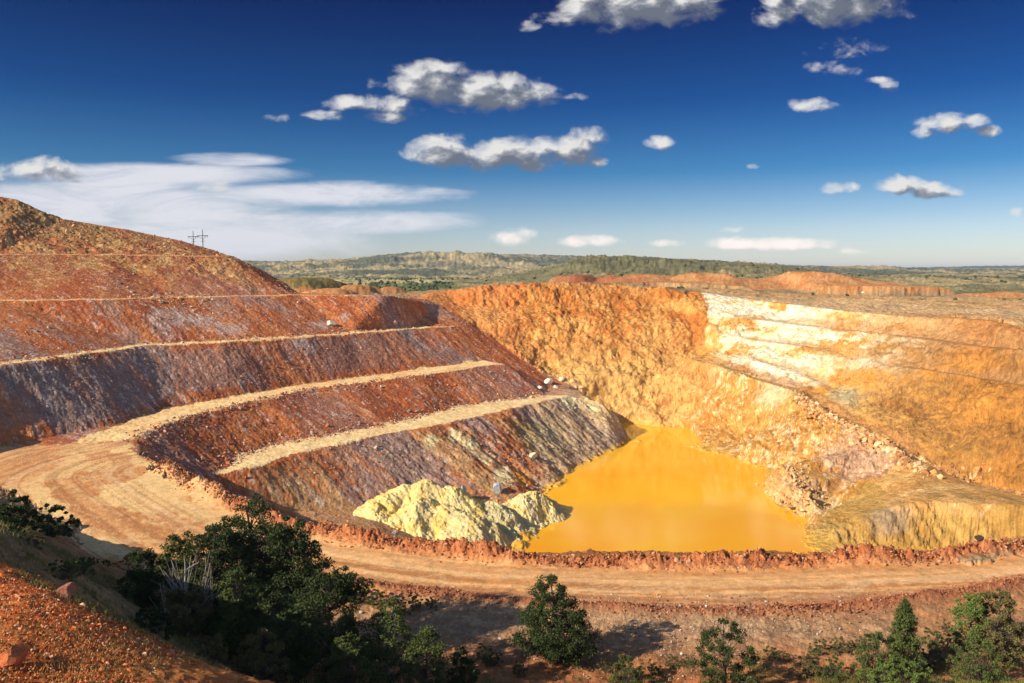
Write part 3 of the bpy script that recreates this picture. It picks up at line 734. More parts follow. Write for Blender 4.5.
scree('shore_rubble', [P(775,475,-18), P(782,466,-15), P(794,482,-16), P(812,498,-17)], 330, 2.6, -1.15, [(.62,.38,.17),(.44,.23,.09),(.72,.50,.27)], 'craggy tan blocks at the right shore of the pond', 11)
r_ = np.random.default_rng(21); xa = r_.uniform(-210, 45, 42000); ya = r_.uniform(125, 330, 42000)
k_ = inpoly(xa, ya, dump_poly)
for p_ in (roadA, roadB, roadC, roadD, roadE): k_ &= ~inpoly(xa, ya, p_)
k_ &= (ns(T_F, xa, ya, 160, 50)+.5*ns(T_F, xa, ya, 30, 51) > .55) & (sampz(xa, ya) > WL+.5); xa, ya = xa[k_], ya[k_]; nq = len(xa)
sz = r_.lognormal(-2.0, .55, nq).clip(.06, .8)
rocks('scree_stones', np.stack([xa, ya, sampz(xa, ya)+sz*.15], 1), sz, pick(nq, [(.46,.15,.06),(.36,.25,.21),(.60,.26,.11),(.58,.44,.33)], r_), M_rock, 'loose stones strewn over the terraced slopes', r=r_)

def boulder(name, px, py, s, col, label, cat='boulder', group=None, t0=30, seed=0, sq=(1, .8, .7)):
    r = np.random.default_rng(seed+int(px)*7+int(py)); h = hit(px, py, t0)
    v = IV2.copy()
    for k in range(9):      # chip flat faces off
        d = r.standard_normal(3); d /= np.linalg.norm(d); lim = r.uniform(.55, .85)
        q = v@d; v -= np.maximum(q-lim, 0)[:, None]*d
    v = v*np.array(sq)*s*(1+.03*r.standard_normal((len(v), 1)))
    a = r.uniform(0, 6.3); v = v@np.array([[math.cos(a), -math.sin(a), 0], [math.sin(a), math.cos(a), 0], [0, 0, 1]])
    o = np_mesh(name, v, IF2, M_rock, colors=np.tile(np.array(col, np.float32), (len(v), 1)), smooth=False)
    o.location = (h[0], h[1], h[2]+s*sq[2]*.45)
    return tag(o, label, cat, group)
gb = 'pale boulders where the lowest bench road ends'
for i, (px, py, s, c, lb) in enumerate([(549,384,1.9,(.80,.70,.56),'large cream boulder at the far end of the lowest bench road'),
        (562,381,1.5,(.82,.62,.42),'tan boulder right of the cream one at the bench road end'),
        (540,389,1.2,(.75,.70,.62),'small grey-white boulder nearest the bench road edge'),
        (573,384,1.9,(.78,.46,.24),'orange-tan boulder topmost on the right of the boulder group'),
        (556,388,1.0,(.78,.72,.62),'small pale stone in the middle of the boulder group'),
        (581,390,1.5,(.72,.50,.30),'rightmost brownish boulder above the grey nose of the slope')]):
    boulder('boulder', px, py, s, c, lb, group=gb, t0=200, seed=i)
boulder('boulder', 331, 325, 1.6, (.82,.66,.50), 'big pale block lying on the second red terrace slope', t0=200, sq=(1.2,.9,.6))
boulder('boulder', 395, 324, 1.1, (.60,.32,.20), 'brown block on the red slope right of the pale one', t0=200)
boulder('boulder', 533, 458, 1.5, (.90,.72,.48), 'lone cream boulder on the grey slope left of the pond', t0=130)
boulder('boulder', 497, 493, 1.6, (.45,.50,.55), 'blue-grey rock sticking out between the yellow heaps', t0=120, sq=(.8,.7,1.2))
boulder('boulder', 463, 500, 1.6, (.42,.46,.52), 'blue-grey slab on the right flank of the big yellow heap', t0=120, sq=(.6,.6,1.5))
boulder('boulder', 12, 668, .42, (.62,.18,.07), 'red boulder in the near left corner of the slope', t0=9)
boulder('boulder', 235, 655, .42, (.50,.12,.05), 'red boulder at the right foot of the near red slope', t0=9)
boulder('boulder', 65, 596, .5, (.42,.16,.10), 'brown rock ledge on the crest of the near red slope', t0=9, sq=(1.6,.6,.4))
boulder('boulder', 18, 558, .42, (.36,.20,.15), 'dark rock slab at the upper left end of the near slope', t0=9, sq=(1.5,.6,.4))
boulder('boulder', 979, 542, .55, (.07,.05,.04), 'dark rock on the berm at the right end of the haul road', t0=60)
boulder('boulder', 395, 534, .55, (.32,.27,.26), 'grey rock set in the berm below the big yellow heap', t0=60)
boulder('boulder', 863, 294, 1.0, (.86,.74,.58), 'single white block on the plateau under the far orange mound', t0=200)

# ------------------------------------------------------------------ spoil heaps (yellow ore)
M_ore = earth_mat('yellow_ore', (1.2, 6), .55, .22, .2, 1.6, .2)
def heap(name, peaks, label, cols, grey, seed):
    # peaks: (px, py, D, r) visible crests; one rough heap mesh draped on the slope
    r_ = np.random.default_rng(seed)
    ps = [Q(p[0], p[1], p[2])+(p[3],) for p in peaks]
    x0 = min(p[0]-15 for p in ps); x1 = max(p[0]+15 for p in ps); y0 = min(p[1]-18 for p in ps); y1 = max(p[1]+12 for p in ps)
    n = 330
    X, Y = np.meshgrid(np.linspace(x0, x1, n), np.linspace(y0, y1, n)); g = height(X, Y)
    wx = X+ns(T_S, X, Y, 70, seed)*.6; wy = Y+ns(T_S, X, Y, 70, seed+1)*.6
    top = np.full(X.shape, -99.)
    for p in ps:
        q = np.hypot(wx-p[0], (wy-p[1]))
        top = np.maximum(top, p[2]-np.sqrt(q*q+2.5)*.74+.7)
    rid = 1-np.abs(samp(T_S, wx*24+wy*9+seed*50, wy*12)); rid2 = samp(T_G, X*26+seed*9, Y*26)
    zz = top+rid*.36+rid2*.035+ns(T_F, X, Y, 60, seed+3)*.16-.1
    zz = np.where(zz > g, zz, g-np.minimum(g-zz, 3.0))
    v = np.stack([X.ravel(), Y.ravel(), zz.ravel()], 1)
    ii = (np.arange(n-1)[:, None]*n+np.arange(n-1)[None, :]).ravel(); f = np.stack([ii, ii+1, ii+n+1, ii+n], 1)
    ok = (zz.ravel() > g.ravel()-2.8); f = f[ok[f].all(1)]
    t = sstep(-1, 1, ns(T_F, X, Y, 30, seed+5)).ravel()
    c = c3(cols[0])*(1-t[:, None])+c3(cols[1])*t[:, None]
    gm_ = sstep(.1, .9, samp(T_F, X.ravel()*12, Y.ravel()*4+X.ravel()*3)+grey*(X.ravel()-(x0+x1)/2)/8-.1*(zz.ravel()-g.ravel()))
    c = c*(1-.5*gm_[:, None])+c3((.50,.42,.25))*.5*gm_[:, None]
    u_ = np.zeros(len(v), bool); u_[f.ravel()] = True; rm = np.cumsum(u_)-1
    o = np_mesh(name, v[u_], rm[f], M_ore, colors=c[u_])
    return tag(o, label, 'spoil heap', 'heaps of yellow ore beside the pond')
YC = [(.76,.53,.16), (.83,.65,.29)]
heap('spoil_heap', [(385,491,160,2.5),(405,483,163,3),(430,478,163,3),(452,484,163,3),(374,500,157,3),(420,496,156,4),(446,504,155,4),(466,512,152,3)], 'large lumpy pale yellow heap at the foot of the grey slope', YC, .45, 3)
heap('spoil_heap', [(530,490,171,2.5),(520,494,168,1.5),(540,494,171,1.5)], 'small rounded yellow heap at the left shore of the pond', [(.70,.50,.17), (.74,.60,.32)], .1, 9)
heap('spoil_heap', [(490,500,162,2),(498,508,159,2.5)], 'low grey-olive heap between the two yellow heaps', [(.55,.46,.20), (.62,.52,.30)], 1.2, 12)

# ------------------------------------------------------------------ trees and shrubs
def simple_mat(name, c0, c1, rough=.8, scale=3.0, trans=0.0):
    m, nt, b = new_mat(name)
    tc = N(nt, 'ShaderNodeTexCoord'); n1 = N(nt, 'ShaderNodeTexNoise', i_Scale=scale, i_Detail=4.0); nt.links.new(tc.outputs['Object'], n1.inputs['Vector'])
    cr = N(nt, 'ShaderNodeValToRGB'); cr.color_ramp.elements[0].position = .35; cr.color_ramp.elements[0].color = (*c0, 1); cr.color_ramp.elements[1].position = .65; cr.color_ramp.elements[1].color = (*c1, 1)
    nt.links.new(n1.outputs[0], cr.inputs[0]); nt.links.new(cr.outputs[0], b.inputs['Base Color'])
    b.inputs['Roughness'].default_value = rough; b.inputs['Specular IOR Level'].default_value = .2
    return m
M_pine = simple_mat('pinyon_needles', (.034,.052,.016), (.072,.095,.028), scale=1.6)
M_jun = simple_mat('juniper_foliage', (.060,.085,.022), (.120,.145,.038), scale=1.6)
M_lush = simple_mat('bright_leaves', (.09,.14,.03), (.16,.21,.05), scale=1.6)
M_olive = simple_mat('olive_scrub', (.11,.10,.035), (.19,.16,.06), scale=1.6)
M_dryb = simple_mat('dry_leaves', (.24,.11,.03), (.38,.20,.06), scale=1.6)
M_bark = simple_mat('bark', (.07,.05,.04), (.13,.10,.08), scale=6)
M_dead = simple_mat('dead_wood', (.30,.26,.23), (.42,.37,.33), scale=6)
def tube(pts, rad, k=6):
    pts = np.array(pts, float); n = len(pts); rad = np.array(rad, float)
    t = np.gradient(pts, axis=0); t /= np.linalg.norm(t, axis=1)[:, None]+1e-9
    up = np.where(np.abs(t[:, 2:3]) > .9, np.array([[1., 0, 0]]), np.array([[0, 0, 1.]]))
    a = np.cross(t, up); a /= np.linalg.norm(a, axis=1)[:, None]; b = np.cross(t, a)
    th = np.arange(k)*2*math.pi/k
    v = pts[:, None]+rad[:, None, None]*(np.cos(th)[None, :, None]*a[:, None]+np.sin(th)[None, :, None]*b[:, None])
    i = np.arange(n-1)[:, None]*k; j = np.arange(k)[None, :]; j2 = (j+1) % k
    f = np.stack([i+j, i+j2, i+k+j2, i+k+j], -1).reshape(-1, 4)
    return v.reshape(-1, 3), f
def join(parts):
    vs, fs, o_ = [], [], 0
    for v, f in parts: vs.append(v); fs.append(f+o_); o_ += len(v)
    return np.concatenate(vs), np.concatenate(fs)
def make_tree(name, label, cat, loc, h, w, seed, mat, group=None, style='pine', leaf=.13, nc=90, per=80, trunkw=.03, bare=0):
    r = np.random.default_rng(seed)
    root = bpy.data.objects.new(name, None); COL.objects.link(root); root.location = loc; root.empty_display_size = .3
    tag(root, label, cat, group)
    lean = r.normal(0, .05, 2)*h
    def axis(t): return np.array([lean[0]*t*t+.03*h*math.sin(5*t+seed), lean[1]*t*t+.03*h*math.cos(4*t+seed), h*t])
    tubes = []
    ts = np.linspace(0, .95, 9)
    if style != 'bush':
        p = np.array([axis(t) for t in ts]); p[0, 2] -= .4
        tubes.append(tube(p, h*trunkw*(1.05-ts)**.9))
    cents, rads = [], []
    lobes = r.uniform(.65, 1.25, 9)
    for k in range(nc):
        if style == 'pine': t = 1-r.uniform(0, 1)**.62*.88; R_ = w*np.interp(t, [.1,.2,.45,.7,.9,1], [.55,.95,1,.78,.42,.12])
        elif style == 'spire': t = r.uniform(.08, 1)**.9; R_ = w*np.interp(t, [.05,.2,.5,.8,1], [.8,1,.72,.36,.04])
        elif style == 'juniper': t = r.uniform(.12, 1); R_ = w*np.interp(t, [.1,.3,.6,.85,1], [.75,1,.95,.7,.25])
        else: t = r.uniform(.08, 1); R_ = w*math.sqrt(max(0, 1-(t*.96)**2.4))
        ph = r.uniform(0, 2*math.pi); lob = np.interp(ph/(2*math.pi)*9+t*5, np.arange(15), np.r_[lobes, lobes[:6]])
        q = r.uniform(.2, 1)**.55*R_*lob*r.uniform(.9, 1.2)
        base = axis(max(t-.14, .03) if style != 'bush' else .02)
        c = axis(t)+np.array([math.cos(ph)*q, math.sin(ph)*q, r.normal(0, .03)*h-(.05*q if style == 'pine' else 0)])
        cents.append(c); rads.append(r.uniform(.055, .12)*h**.75*1.55*(.6+.4*(1-t)))
        if k % 2 == 0 or style == 'bush':
            mid = (base+c)/2+r.normal(0, .03, 3)*h+np.array([0, 0, -.02*h])
            tubes.append(tube([base, mid, c], np.array([.35, .2, .06])*trunkw*h*.6+.004, 4))
    for k in range(bare):
        ph = r.uniform(0, 6.28); e_ = np.array([math.cos(ph)*w*1.1, math.sin(ph)*w*1.1-.2*w, h*r.uniform(.55, 1.0)])
        b0 = axis(.1); mid = (b0+e_)/2+r.normal(0, .06, 3)*h
        tubes.append(tube([b0, mid, e_], np.array([.3, .18, .05])*trunkw*h+.012, 4))
        for _ in range(3):
            e2 = mid+(e_-mid)*r.uniform(.3, 1)+r.normal(0, .09, 3)*h; tubes.append(tube([mid, (mid+e2)/2+r.normal(0, .02, 3)*h, e2], [.03, .02, .01], 4))
    v, f = join(tubes)
    np_mesh('trunk' if style != 'bush' else 'stems', v, f, M_dead if bare else M_bark, root)
    cents = np.array(cents); rads = np.array(rads)
    nl = nc*per
    ci = np.repeat(np.arange(nc), per)
    d = r.standard_normal((nl, 3)); d /= np.linalg.norm(d, axis=1)[:, None]
    rr_ = r.uniform(0, 1, nl)**.45
    pc = cents[ci]+d*(rr_*rads[ci])[:, None]*np.array([1, 1, .72])
    # leaf sprays: narrow quads, pointing outwards and up
    dirn = d+r.standard_normal((nl, 3))*.6+np.array([0, 0, .45]); dirn /= np.linalg.norm(dirn, axis=1)[:, None]
    sd = np.cross(dirn, r.standard_normal((nl, 3))); sd /= np.linalg.norm(sd, axis=1)[:, None]
    ls = leaf*r.uniform(.6, 1.5, nl)[:, None]; wd = ls*.32
    v = np.stack([pc-dirn*ls*.5-sd*wd*.5, pc-dirn*ls*.1+sd*wd, pc+dirn*ls*.6, pc-dirn*ls*.1-sd*wd], 1).reshape(-1, 3)
    f = np.arange(nl*4).reshape(-1, 4)
    np_mesh('crown' if style != 'bush' else 'foliage', v, f, mat, root, smooth=False)
    return root
def copy_tree(root, loc, s, rz, label, group=None):
    c = root.copy(); COL.objects.link(c); c.location = loc; c.scale = (s, s, s); c.rotation_euler = (0, 0, rz)
    c['label'] = label
    if group: c['group'] = group
    for ch in list(root.children):
        d = ch.copy(); COL.objects.link(d); d.parent = c
    return c
def at(px, D): x_ = (px-512)/FPX*D; return (x_, D, hz(x_, D)-.05)
def top_h(px, D, py): return Q(px, py, D)[2]-at(px, D)[2]
def BD(px, py): return hit(px, py, 30)[1]
def T(name, label, cat, px, D, pytop, wpx, seed, mat, **kw):
    h = max(top_h(px, D, pytop), .5)
    return make_tree(name, label, cat, at(px, D), h, wpx/FPX*D, seed, mat, **kw)
GT = 'dark trees in the thicket left of centre'
T('pinyon_pine', 'tallest dark pine at the top of the left thicket', 'tree', 238, 62, 501, 58, 11, M_pine, group=GT, nc=340, per=120, leaf=.15)
T('pinyon_pine', 'dark pine leaning out on the right side of the thicket top', 'tree', 284, 61, 518, 44, 12, M_pine, group=GT, nc=260, per=120, leaf=.15)
T('juniper', 'narrow juniper left of the tallest pine, behind bare grey branches', 'tree', 173, 60, 531, 25, 13, M_jun, group=GT, style='juniper', nc=120, per=110)
T('juniper', 'juniper between the narrow one and the tallest pine', 'tree', 206, 59, 528, 34, 14, M_pine, group=GT, style='juniper', nc=190, per=110)
T('bare_shrub', 'half dead shrub with bare grey branches in the left thicket', 'shrub', 180, 55, 552, 24, 15, M_olive, group=GT, style='juniper', nc=22, per=60, bare=14)
T('pinyon_pine', 'dark pine at the left end of the thicket beside the red slope', 'tree', 128, 57, 547, 20, 16, M_pine, group=GT, nc=110, per=100)
T('juniper', 'rounded juniper in front of the tallest pine', 'tree', 222, 50, 572, 26, 17, M_jun, group=GT, style='juniper', nc=130, per=100)
T('juniper', 'brownish green juniper at the lower left of the thicket', 'tree', 172, 50, 590, 28, 18, M_olive, group=GT, style='juniper', nc=110, per=100)
T('pinyon_pine', 'dark pine filling the lower middle of the thicket', 'tree', 268, 50, 588, 46, 19, M_pine, group=GT, nc=230, per=110)
T('juniper', 'broad dark juniper right of centre in the thicket', 'tree', 325, 56, 575, 48, 20, M_pine, group=GT, style='juniper', nc=250, per=110)
T('juniper', 'bushy juniper with pale stems near the thicket right side', 'tree', 384, 54, 606, 27, 21, M_jun, group=GT, style='juniper', nc=110, per=90, bare=3)
T('shrub', 'yellow-green bush beside the foot of the near red slope', 'shrub', 250, 42, 634, 32, 22, M_olive, group=GT, style='bush', nc=90, per=90, leaf=.10)
T('shrub', 'dark green bush at the bottom edge below the thicket', 'shrub', 340, 46, 640, 38, 23, M_jun, group=GT, style='bush', nc=110, per=90, leaf=.11)
T('juniper', 'low green juniper at the bottom right of the thicket', 'tree', 418, 50, 634, 26, 24, M_jun, group=GT, style='juniper', nc=100, per=90)
T('pinyon_pine', 'small dark pine closing the right end of the thicket', 'tree', 460, 51, 645, 18, 25, M_pine, group=GT, nc=80, per=90)
T('shrub', 'dark round bush between the near red slope and the thicket', 'shrub', 140, 44, 612, 30, 26, M_pine, group=GT, style='bush', nc=90, per=90, leaf=.11)
T('shrub', 'small ochre bush in front of the thicket left of its middle', 'shrub', 196, 40, 640, 24, 27, M_olive, group=GT, style='bush', nc=60, per=90, leaf=.09)
T('dry_shrub', 'rust coloured dry bush behind the left end of the thicket', 'shrub', 120, 72, 556, 20, 28, M_dryb, style='bush', nc=60, per=70, leaf=.10)
T('dry_shrub', 'orange dry bush glimpsed between the left junipers', 'shrub', 151, 68, 553, 11, 281, M_dryb, style='bush', nc=36, per=70, leaf=.10)
T('pinyon_pine', 'round dark pine standing alone on the gravel, centre', 'tree', 556, BD(556,662), 576, 38, 31, M_pine, nc=260, per=120)
T('pinyon_pine', 'open dark pine alone at the bottom edge, right of centre', 'tree', 731, 58, 618, 34, 32, M_pine, nc=75, per=130)
T('pinyon_pine', 'spiky topped green pine behind the bright bush', 'tree', 918, 61, 601, 21, 33, M_jun, style='spire', nc=130, per=100)
T('juniper', 'pale green juniper at the right edge, left of its darker neighbour', 'tree', 988, 66, 594, 17, 34, M_lush, style='juniper', nc=80, per=90)
T('juniper', 'olive juniper cut by the right edge of the view', 'tree', 1018, 65, 594, 24, 35, M_olive, style='juniper', nc=120, per=90)
T('shrub', 'dark leafy bush at the base of the spiky pine', 'shrub', 893, 59, 634, 26, 36, M_jun, style='bush', nc=80, per=90, leaf=.11)
T('shrub', 'bright green bush at the bottom edge below the spiky pine', 'shrub', 912, 55, 661, 36, 37, M_lush, style='bush', nc=120, per=100, leaf=.11)
T('shrub', 'dark low bush at the bottom, right of the centre pine', 'shrub', 630, 59, 657, 18, 38, M_jun, style='bush', nc=60, per=90, leaf=.10)
T('shrub', 'dark bush at the right edge of the bottom corner', 'shrub', 1000, 58, 640, 28, 39, M_jun, style='bush', nc=80, per=80, leaf=.11)
# left hillside
T('pinyon_pine', 'flat crowned dark pine on the grassy hillside, far left', 'tree', 38, 66, 505, 27, 41, M_pine, nc=110, per=110)
T('pinyon_pine', 'dark pine cut by the left edge above the hillside', 'tree', 0, 64, 488, 16, 42, M_pine, nc=80, per=100)
T('pinyon_pine', 'small dark tree at the left edge below the larger one', 'tree', 2, 55, 524, 8, 44, M_pine, nc=40, per=90)
T('shrub', 'small dark bush at the foot of the grassy hillside', 'shrub', 94, 66, 571, 8, 43, M_jun, style='bush', nc=30, per=80, leaf=.10)
T('shrub', 'low dark bush left of the small one at the hillside foot', 'shrub', 76, 62, 578, 11, 45, M_jun, style='bush', nc=36, per=80, leaf=.10)
# scattered shrubs: one prototype, copies
protoA = T('shrub', 'low green bush on the gravel right of the thicket top', 'shrub', 338, BD(338,600), 582, 14, 51, M_jun, style='bush', nc=40, per=70, leaf=.10, group='low bushes scattered over the gravel')
protoB = T('shrub', 'low olive bush at the near edge of the windrow', 'shrub', 410, BD(410,610), 594, 12, 52, M_olive, style='bush', nc=36, per=70, leaf=.10, group='low bushes scattered over the gravel')
spots = [(357,604,1.1,0,'second low bush right of the thicket, behind it'), (374,606,.8,0,'third low bush right of the thicket top'), (392,612,.7,0,'small bush between the thicket and the windrow'), (428,608,.6,0,'tiny bush above the thicket right end'),
         (48,575,.7,0,'dark bush just behind the rock ledge of the near slope'), (112,590,.7,0,'dark bush at the left foot of the thicket'), (58,570,.6,1,'olive bush on the left hillside below the flat crowned pine'), (70,566,.6,0,'tiny bush right of the flat crowned pine'), (22,540,.7,1,'olive tuft left below the flat crowned pine'),
         (592,650,.5,0,'small bush right of the centre pine trunk'), (608,672,.6,1,'olive bush on the bottom edge right of the centre pine'), (658,676,.8,1,'yellowish bush at the bottom right of the dark low bush'), (680,668,.5,0,'tiny bush left of the open pine'),
         (780,660,.6,0,'small dark bush right of the open pine'), (796,662,.5,1,'olive bush below the gravel flat, right part'), (832,654,.7,0,'dark bush right of the olive one under the gravel flat'), (852,656,.9,1,'broad olive bush left of the spiky pine'), (872,650,.7,1,'thin olive bush touching the spiky pine'),
         (822,676,1.0,1,'olive bush at the bottom edge left of the bright bush'), (848,680,.9,0,'dark bush at the bottom edge left of the bright bush'), (952,668,1.1,1,'brown-olive bush at the bottom right of the bright bush'), (972,656,1.1,1,'olive bush under the pale green juniper'), (962,634,.7,1,'sparse bush left of the pale green juniper'), (948,646,.8,0,'dark bush between the spiky pine and the pale juniper'),
         (984,676,1.1,0,'dark bush at the bottom edge in the right corner'), (1015,662,1.2,1,'olive bush low at the right edge'), (494,668,.6,0,'small dark bush left of the centre pine'), (484,660,.7,0,'small dark bush right of the thicket end'), (520,676,.7,1,'olive bush at the bottom edge left of the centre pine')]
for i, (px, pyb, s, k, lb) in enumerate(spots):
    D = BD(px, pyb)
    copy_tree(protoB if k else protoA, at(px, D), s, i*1.7, lb, 'low bushes scattered over the gravel')

# rough grass
M_grass = simple_mat('dry_grass', (.40,.20,.055), (.56,.32,.10), scale=.8)
M_grassg = simple_mat('green_grass', (.13,.14,.04), (.24,.22,.07), scale=.8)
def grass(name, X, Y, hgt, per, mat, label, seed, wid=.02):
    r = np.random.default_rng(seed); n = len(X); zz = sampz(X, Y)
    i = np.repeat(np.arange(n), per); m_ = len(i)
    bx = X[i]+r.normal(0, .10+hgt*.25, m_); by = Y[i]+r.normal(0, .10+hgt*.25, m_); bz = sampz(bx, by)-.03
    d = r.normal(0, .45, (m_, 3)); d[:, 2] = 1; d *= (hgt*r.uniform(.5, 1.3, m_))[:, None]
    th = r.uniform(0, 6.28, m_); s = np.stack([np.cos(th), np.sin(th), 0*th], 1)*wid
    b0 = np.stack([bx, by, bz], 1)
    v = np.stack([b0-s, b0+s, b0+d], 1).reshape(-1, 3)
    o = np_mesh(name, v, np.arange(m_*3).reshape(-1, 3), mat, smooth=False)
    return tag(o, label, kind='stuff')
r = np.random.default_rng(77)
n_ = 1300; X = r.normal(-9.5, 3.0, n_); Y = r.normal(17.5, 2.8, n_); k = inpoly(X, Y, [(a[0], a[1]) for a in spur]+[(2,8),(-30,8)]); X, Y = X[k], Y[k]
grass('dry_grass', X, Y, .11, 9, M_grass, 'sparse dry grass on the near red slope', 1, .006)
n_ = 500; xe, ye, _ = along(spur[2:], n_, r); grass('verge_grass', xe+r.normal(0, .4, n_), ye+r.normal(.3, .5, n_), .16, 9, M_grassg, 'green and yellow tufts along the crest of the near slope', 2, .010)
n_ = 2600; pq = r.uniform(760, 1060, n_); Y = r.uniform(53, 65, n_); X = (pq-512)/FPX*Y; k = ns(T_F, X, Y, 50, 3) > -.1; grass('scrub_grass', X[k], Y[k], .42, 12, M_grassg, 'olive grass among the bushes at the lower right', 3, .02)
n_ = 1500; pq = r.uniform(480, 800, n_); Y = r.uniform(54, 61, n_); X = (pq-512)/FPX*Y; k = ns(T_F, X, Y, 50, 4) > .3; grass('scrub_grass', X[k], Y[k], .32, 10, M_grassg, 'thin olive grass along the bottom of the gravel flat', 4, .02)
n_ = 3600; pq = r.uniform(-20, 180, n_); Y = r.uniform(32, 85, n_); X = (pq-512)/FPX*Y; k = ns(T_F, X, Y, 50, 5) > -.2; grass('hillside_grass', X[k], Y[k], .35, 10, M_grassg, 'olive grass on the hillside at the far left', 5, .02)

# far scrub: dark junipers over the plateau and plains, each a small tuft
M_far = simple_mat('distant_juniper', (.035,.050,.020), (.07,.085,.035), scale=.05)
r = np.random.default_rng(5)
pq = r.uniform(-150, 1180, 26000); D = np.exp(r.uniform(math.log(345), math.log(3600), 26000)); X = (pq-512)/FPX*D
dens = ns(T_F, X, D, 1400, 41)+.5*ns(T_F, X, D, 350, 42)
keep = (dens > np.where(D < 560, 1.5, .55-.35*sstep(1200, 1800, D))) & ~((mound_h(X.astype(np.float32), D.astype(np.float32)) > .5) & (pq > 330))
keep &= ~((pq > 470) & (D < 1700) & (r.uniform(0, 1, len(D)) < .72))
strip_ = (pq > 368) & (pq < 452) & (D > 540) & (D < 830); keep |= strip_
X, D = X[keep], D[keep]; n_ = len(X); s = r.uniform(.8, 2.2, n_)*np.where(D < 560, .55, 1)
v = IV[None]*r.uniform(.6, 1.25, (n_, len(IV), 1))*s[:, None, None]*np.array([1, 1, .8])+np.stack([X, D, sampz(X, D)+s*.3], 1)[:, None]
o = np_mesh('scrub', v.reshape(-1, 3), (IF[None]+(np.arange(n_)*len(IV))[:, None, None]).reshape(-1, 3), M_far, smooth=False)
tag(o, 'dark juniper scrub dotting the plains and far hills', kind='stuff')

# ------------------------------------------------------------------ power line pylons
M_pole = simple_mat('weathered_timber', (.05,.045,.04), (.09,.08,.07))
def box(c, s):
    c = np.array(c); s = np.array(s)/2
    v = np.array([[i, j, k] for i in (-1, 1) for j in (-1, 1) for k in (-1, 1)])*s+c
    return v, np.array([[0,1,3,2],[4,6,7,5],[0,4,5,1],[2,3,7,6],[0,2,6,4],[1,5,7,3]])
def pylon(px, ytop, ybase, label):
    D = 318.; b_ = Q(px, ybase, D); t_ = Q(px, ytop, D); h = t_[2]-b_[2]
    root = bpy.data.objects.new('power_pylon', None); COL.objects.link(root); g = hz(b_[0], D); root.location = (b_[0], D, g); h = t_[2]-g
    tag(root, label, 'pylon', 'power pylons on the hill skyline')
    v, f = tube([(0,0,-.5), (0,0,h*.5), (0,0,h)], [.20,.17,.12], 8); np_mesh('pole', v, f, M_pole, root)
    v, f = box((0, 0, h*.80), (4.2, .2, .22)); np_mesh('crossarm', v, f, M_pole, root)
    v, f = box((0, 0, h*.62), (1.4, .18, .18)); np_mesh('crossarm', v, f, M_pole, root)
    v, f = join([tube([(s*1.6, 0, h*.8), (0, 0, h*.67)], [.06,.06], 5) for s in (-1, 1)]); np_mesh('brace', v, f, M_pole, root)
    for xo in (-1.9, 0.9, 1.9):
        v, f = tube([(xo,0,h*.8), (xo,0,h*.8-.7)], [.09,.06], 6); np_mesh('insulator', v, f, M_pole, root)
pylon(193.5, 231, 246, 'left and slightly shorter of the two pylons on the ridge')
pylon(203, 229.5, 247, 'right and slightly taller of the two pylons on the ridge')

# ------------------------------------------------------------------ sun, sky, air
SUN_EL, SUN_AZ = R(28.5), R(-121)          # azimuth from north (+Y), clockwise; from the left, a little behind the viewer
sdir = Vector((math.cos(SUN_EL)*math.sin(SUN_AZ), math.cos(SUN_EL)*math.cos(SUN_AZ), math.sin(SUN_EL)))
sl = bpy.data.lights.new('sun', 'SUN'); sl.energy = 4.6; sl.angle = R(.53); sl.color = (1, .885, .69)
so = bpy.data.objects.new('sun', sl); COL.objects.link(so); so.rotation_euler = sdir.to_track_quat('Z', 'Y').to_euler(); so.location = (0, 0, 200)

world = bpy.data.worlds.new('World'); SC.world = world; world.use_nodes = True
world.cycles.sampling_method = 'MANUAL'; world.cycles.sample_map_resolution = 512
nt = world.node_tree; nt.nodes.clear(); lk = nt.links.new
out = N(nt, 'ShaderNodeOutputWorld'); bg = N(nt, 'ShaderNodeBackground'); bg.inputs['Strength'].default_value = .1
lk(bg.outputs[0], out.inputs[0])
sky = N(nt, 'ShaderNodeTexSky'); sky.sky_type = 'NISHITA'; sky.sun_disc = False; sky.sun_elevation = SUN_EL; sky.sun_rotation = SUN_AZ % (2*math.pi)
sky.air_density = 1.0; sky.dust_density = .6; sky.ozone_density = 2.0; sky.altitude = 800
tc = N(nt, 'ShaderNodeTexCoord'); DIR = tc.outputs['Generated']
sx = N(nt, 'ShaderNodeSeparateXYZ'); lk(DIR, sx.inputs[0]); dx, dy, dz = sx.outputs
# polarised darkening of the sky towards the north, deepest high up
el = mmath(nt, 'MAXIMUM', dz, 0.0)
ramp = N(nt, 'ShaderNodeValToRGB'); e = ramp.color_ramp.elements
def setramp(rp, stops):
    el_ = rp.color_ramp.elements
    while len(el_) > 1: el_.remove(el_[-1])
    el_[0].position = stops[0][0]; el_[0].color = (*stops[0][1], 1)
    for p_, c_ in stops[1:]:
        q_ = el_.new(p_); q_.color = (*c_, 1)
SKYTINT = [(0, (.80,.75,.80)), (.05, (.60,.64,.76)), (.12, (.12,.33,.54)), (.20, (.024,.155,.38)), (.32, (.0,.045,.19)), (.5, (.004,.05,.2)), (1.0, (.5,.6,.7))]
setramp(ramp, SKYTINT); lk(el, ramp.inputs[0])
fwd = mmath(nt, 'MULTIPLY_ADD', dy, 2.0, .2, clamp=True)
mixt = N(nt, 'ShaderNodeMix', data_type='RGBA'); lk(fwd, mixt.inputs['Factor']); mixt.inputs['A'].default_value = (1, 1, 1, 1); lk(ramp.outputs[0], mixt.inputs['B'])
skyc = N(nt, 'ShaderNodeMix', data_type='RGBA', blend_type='MULTIPLY'); skyc.inputs['Factor'].default_value = 1; lk(sky.outputs[0], skyc.inputs['A']); lk(mixt.outputs['Result'], skyc.inputs['B'])
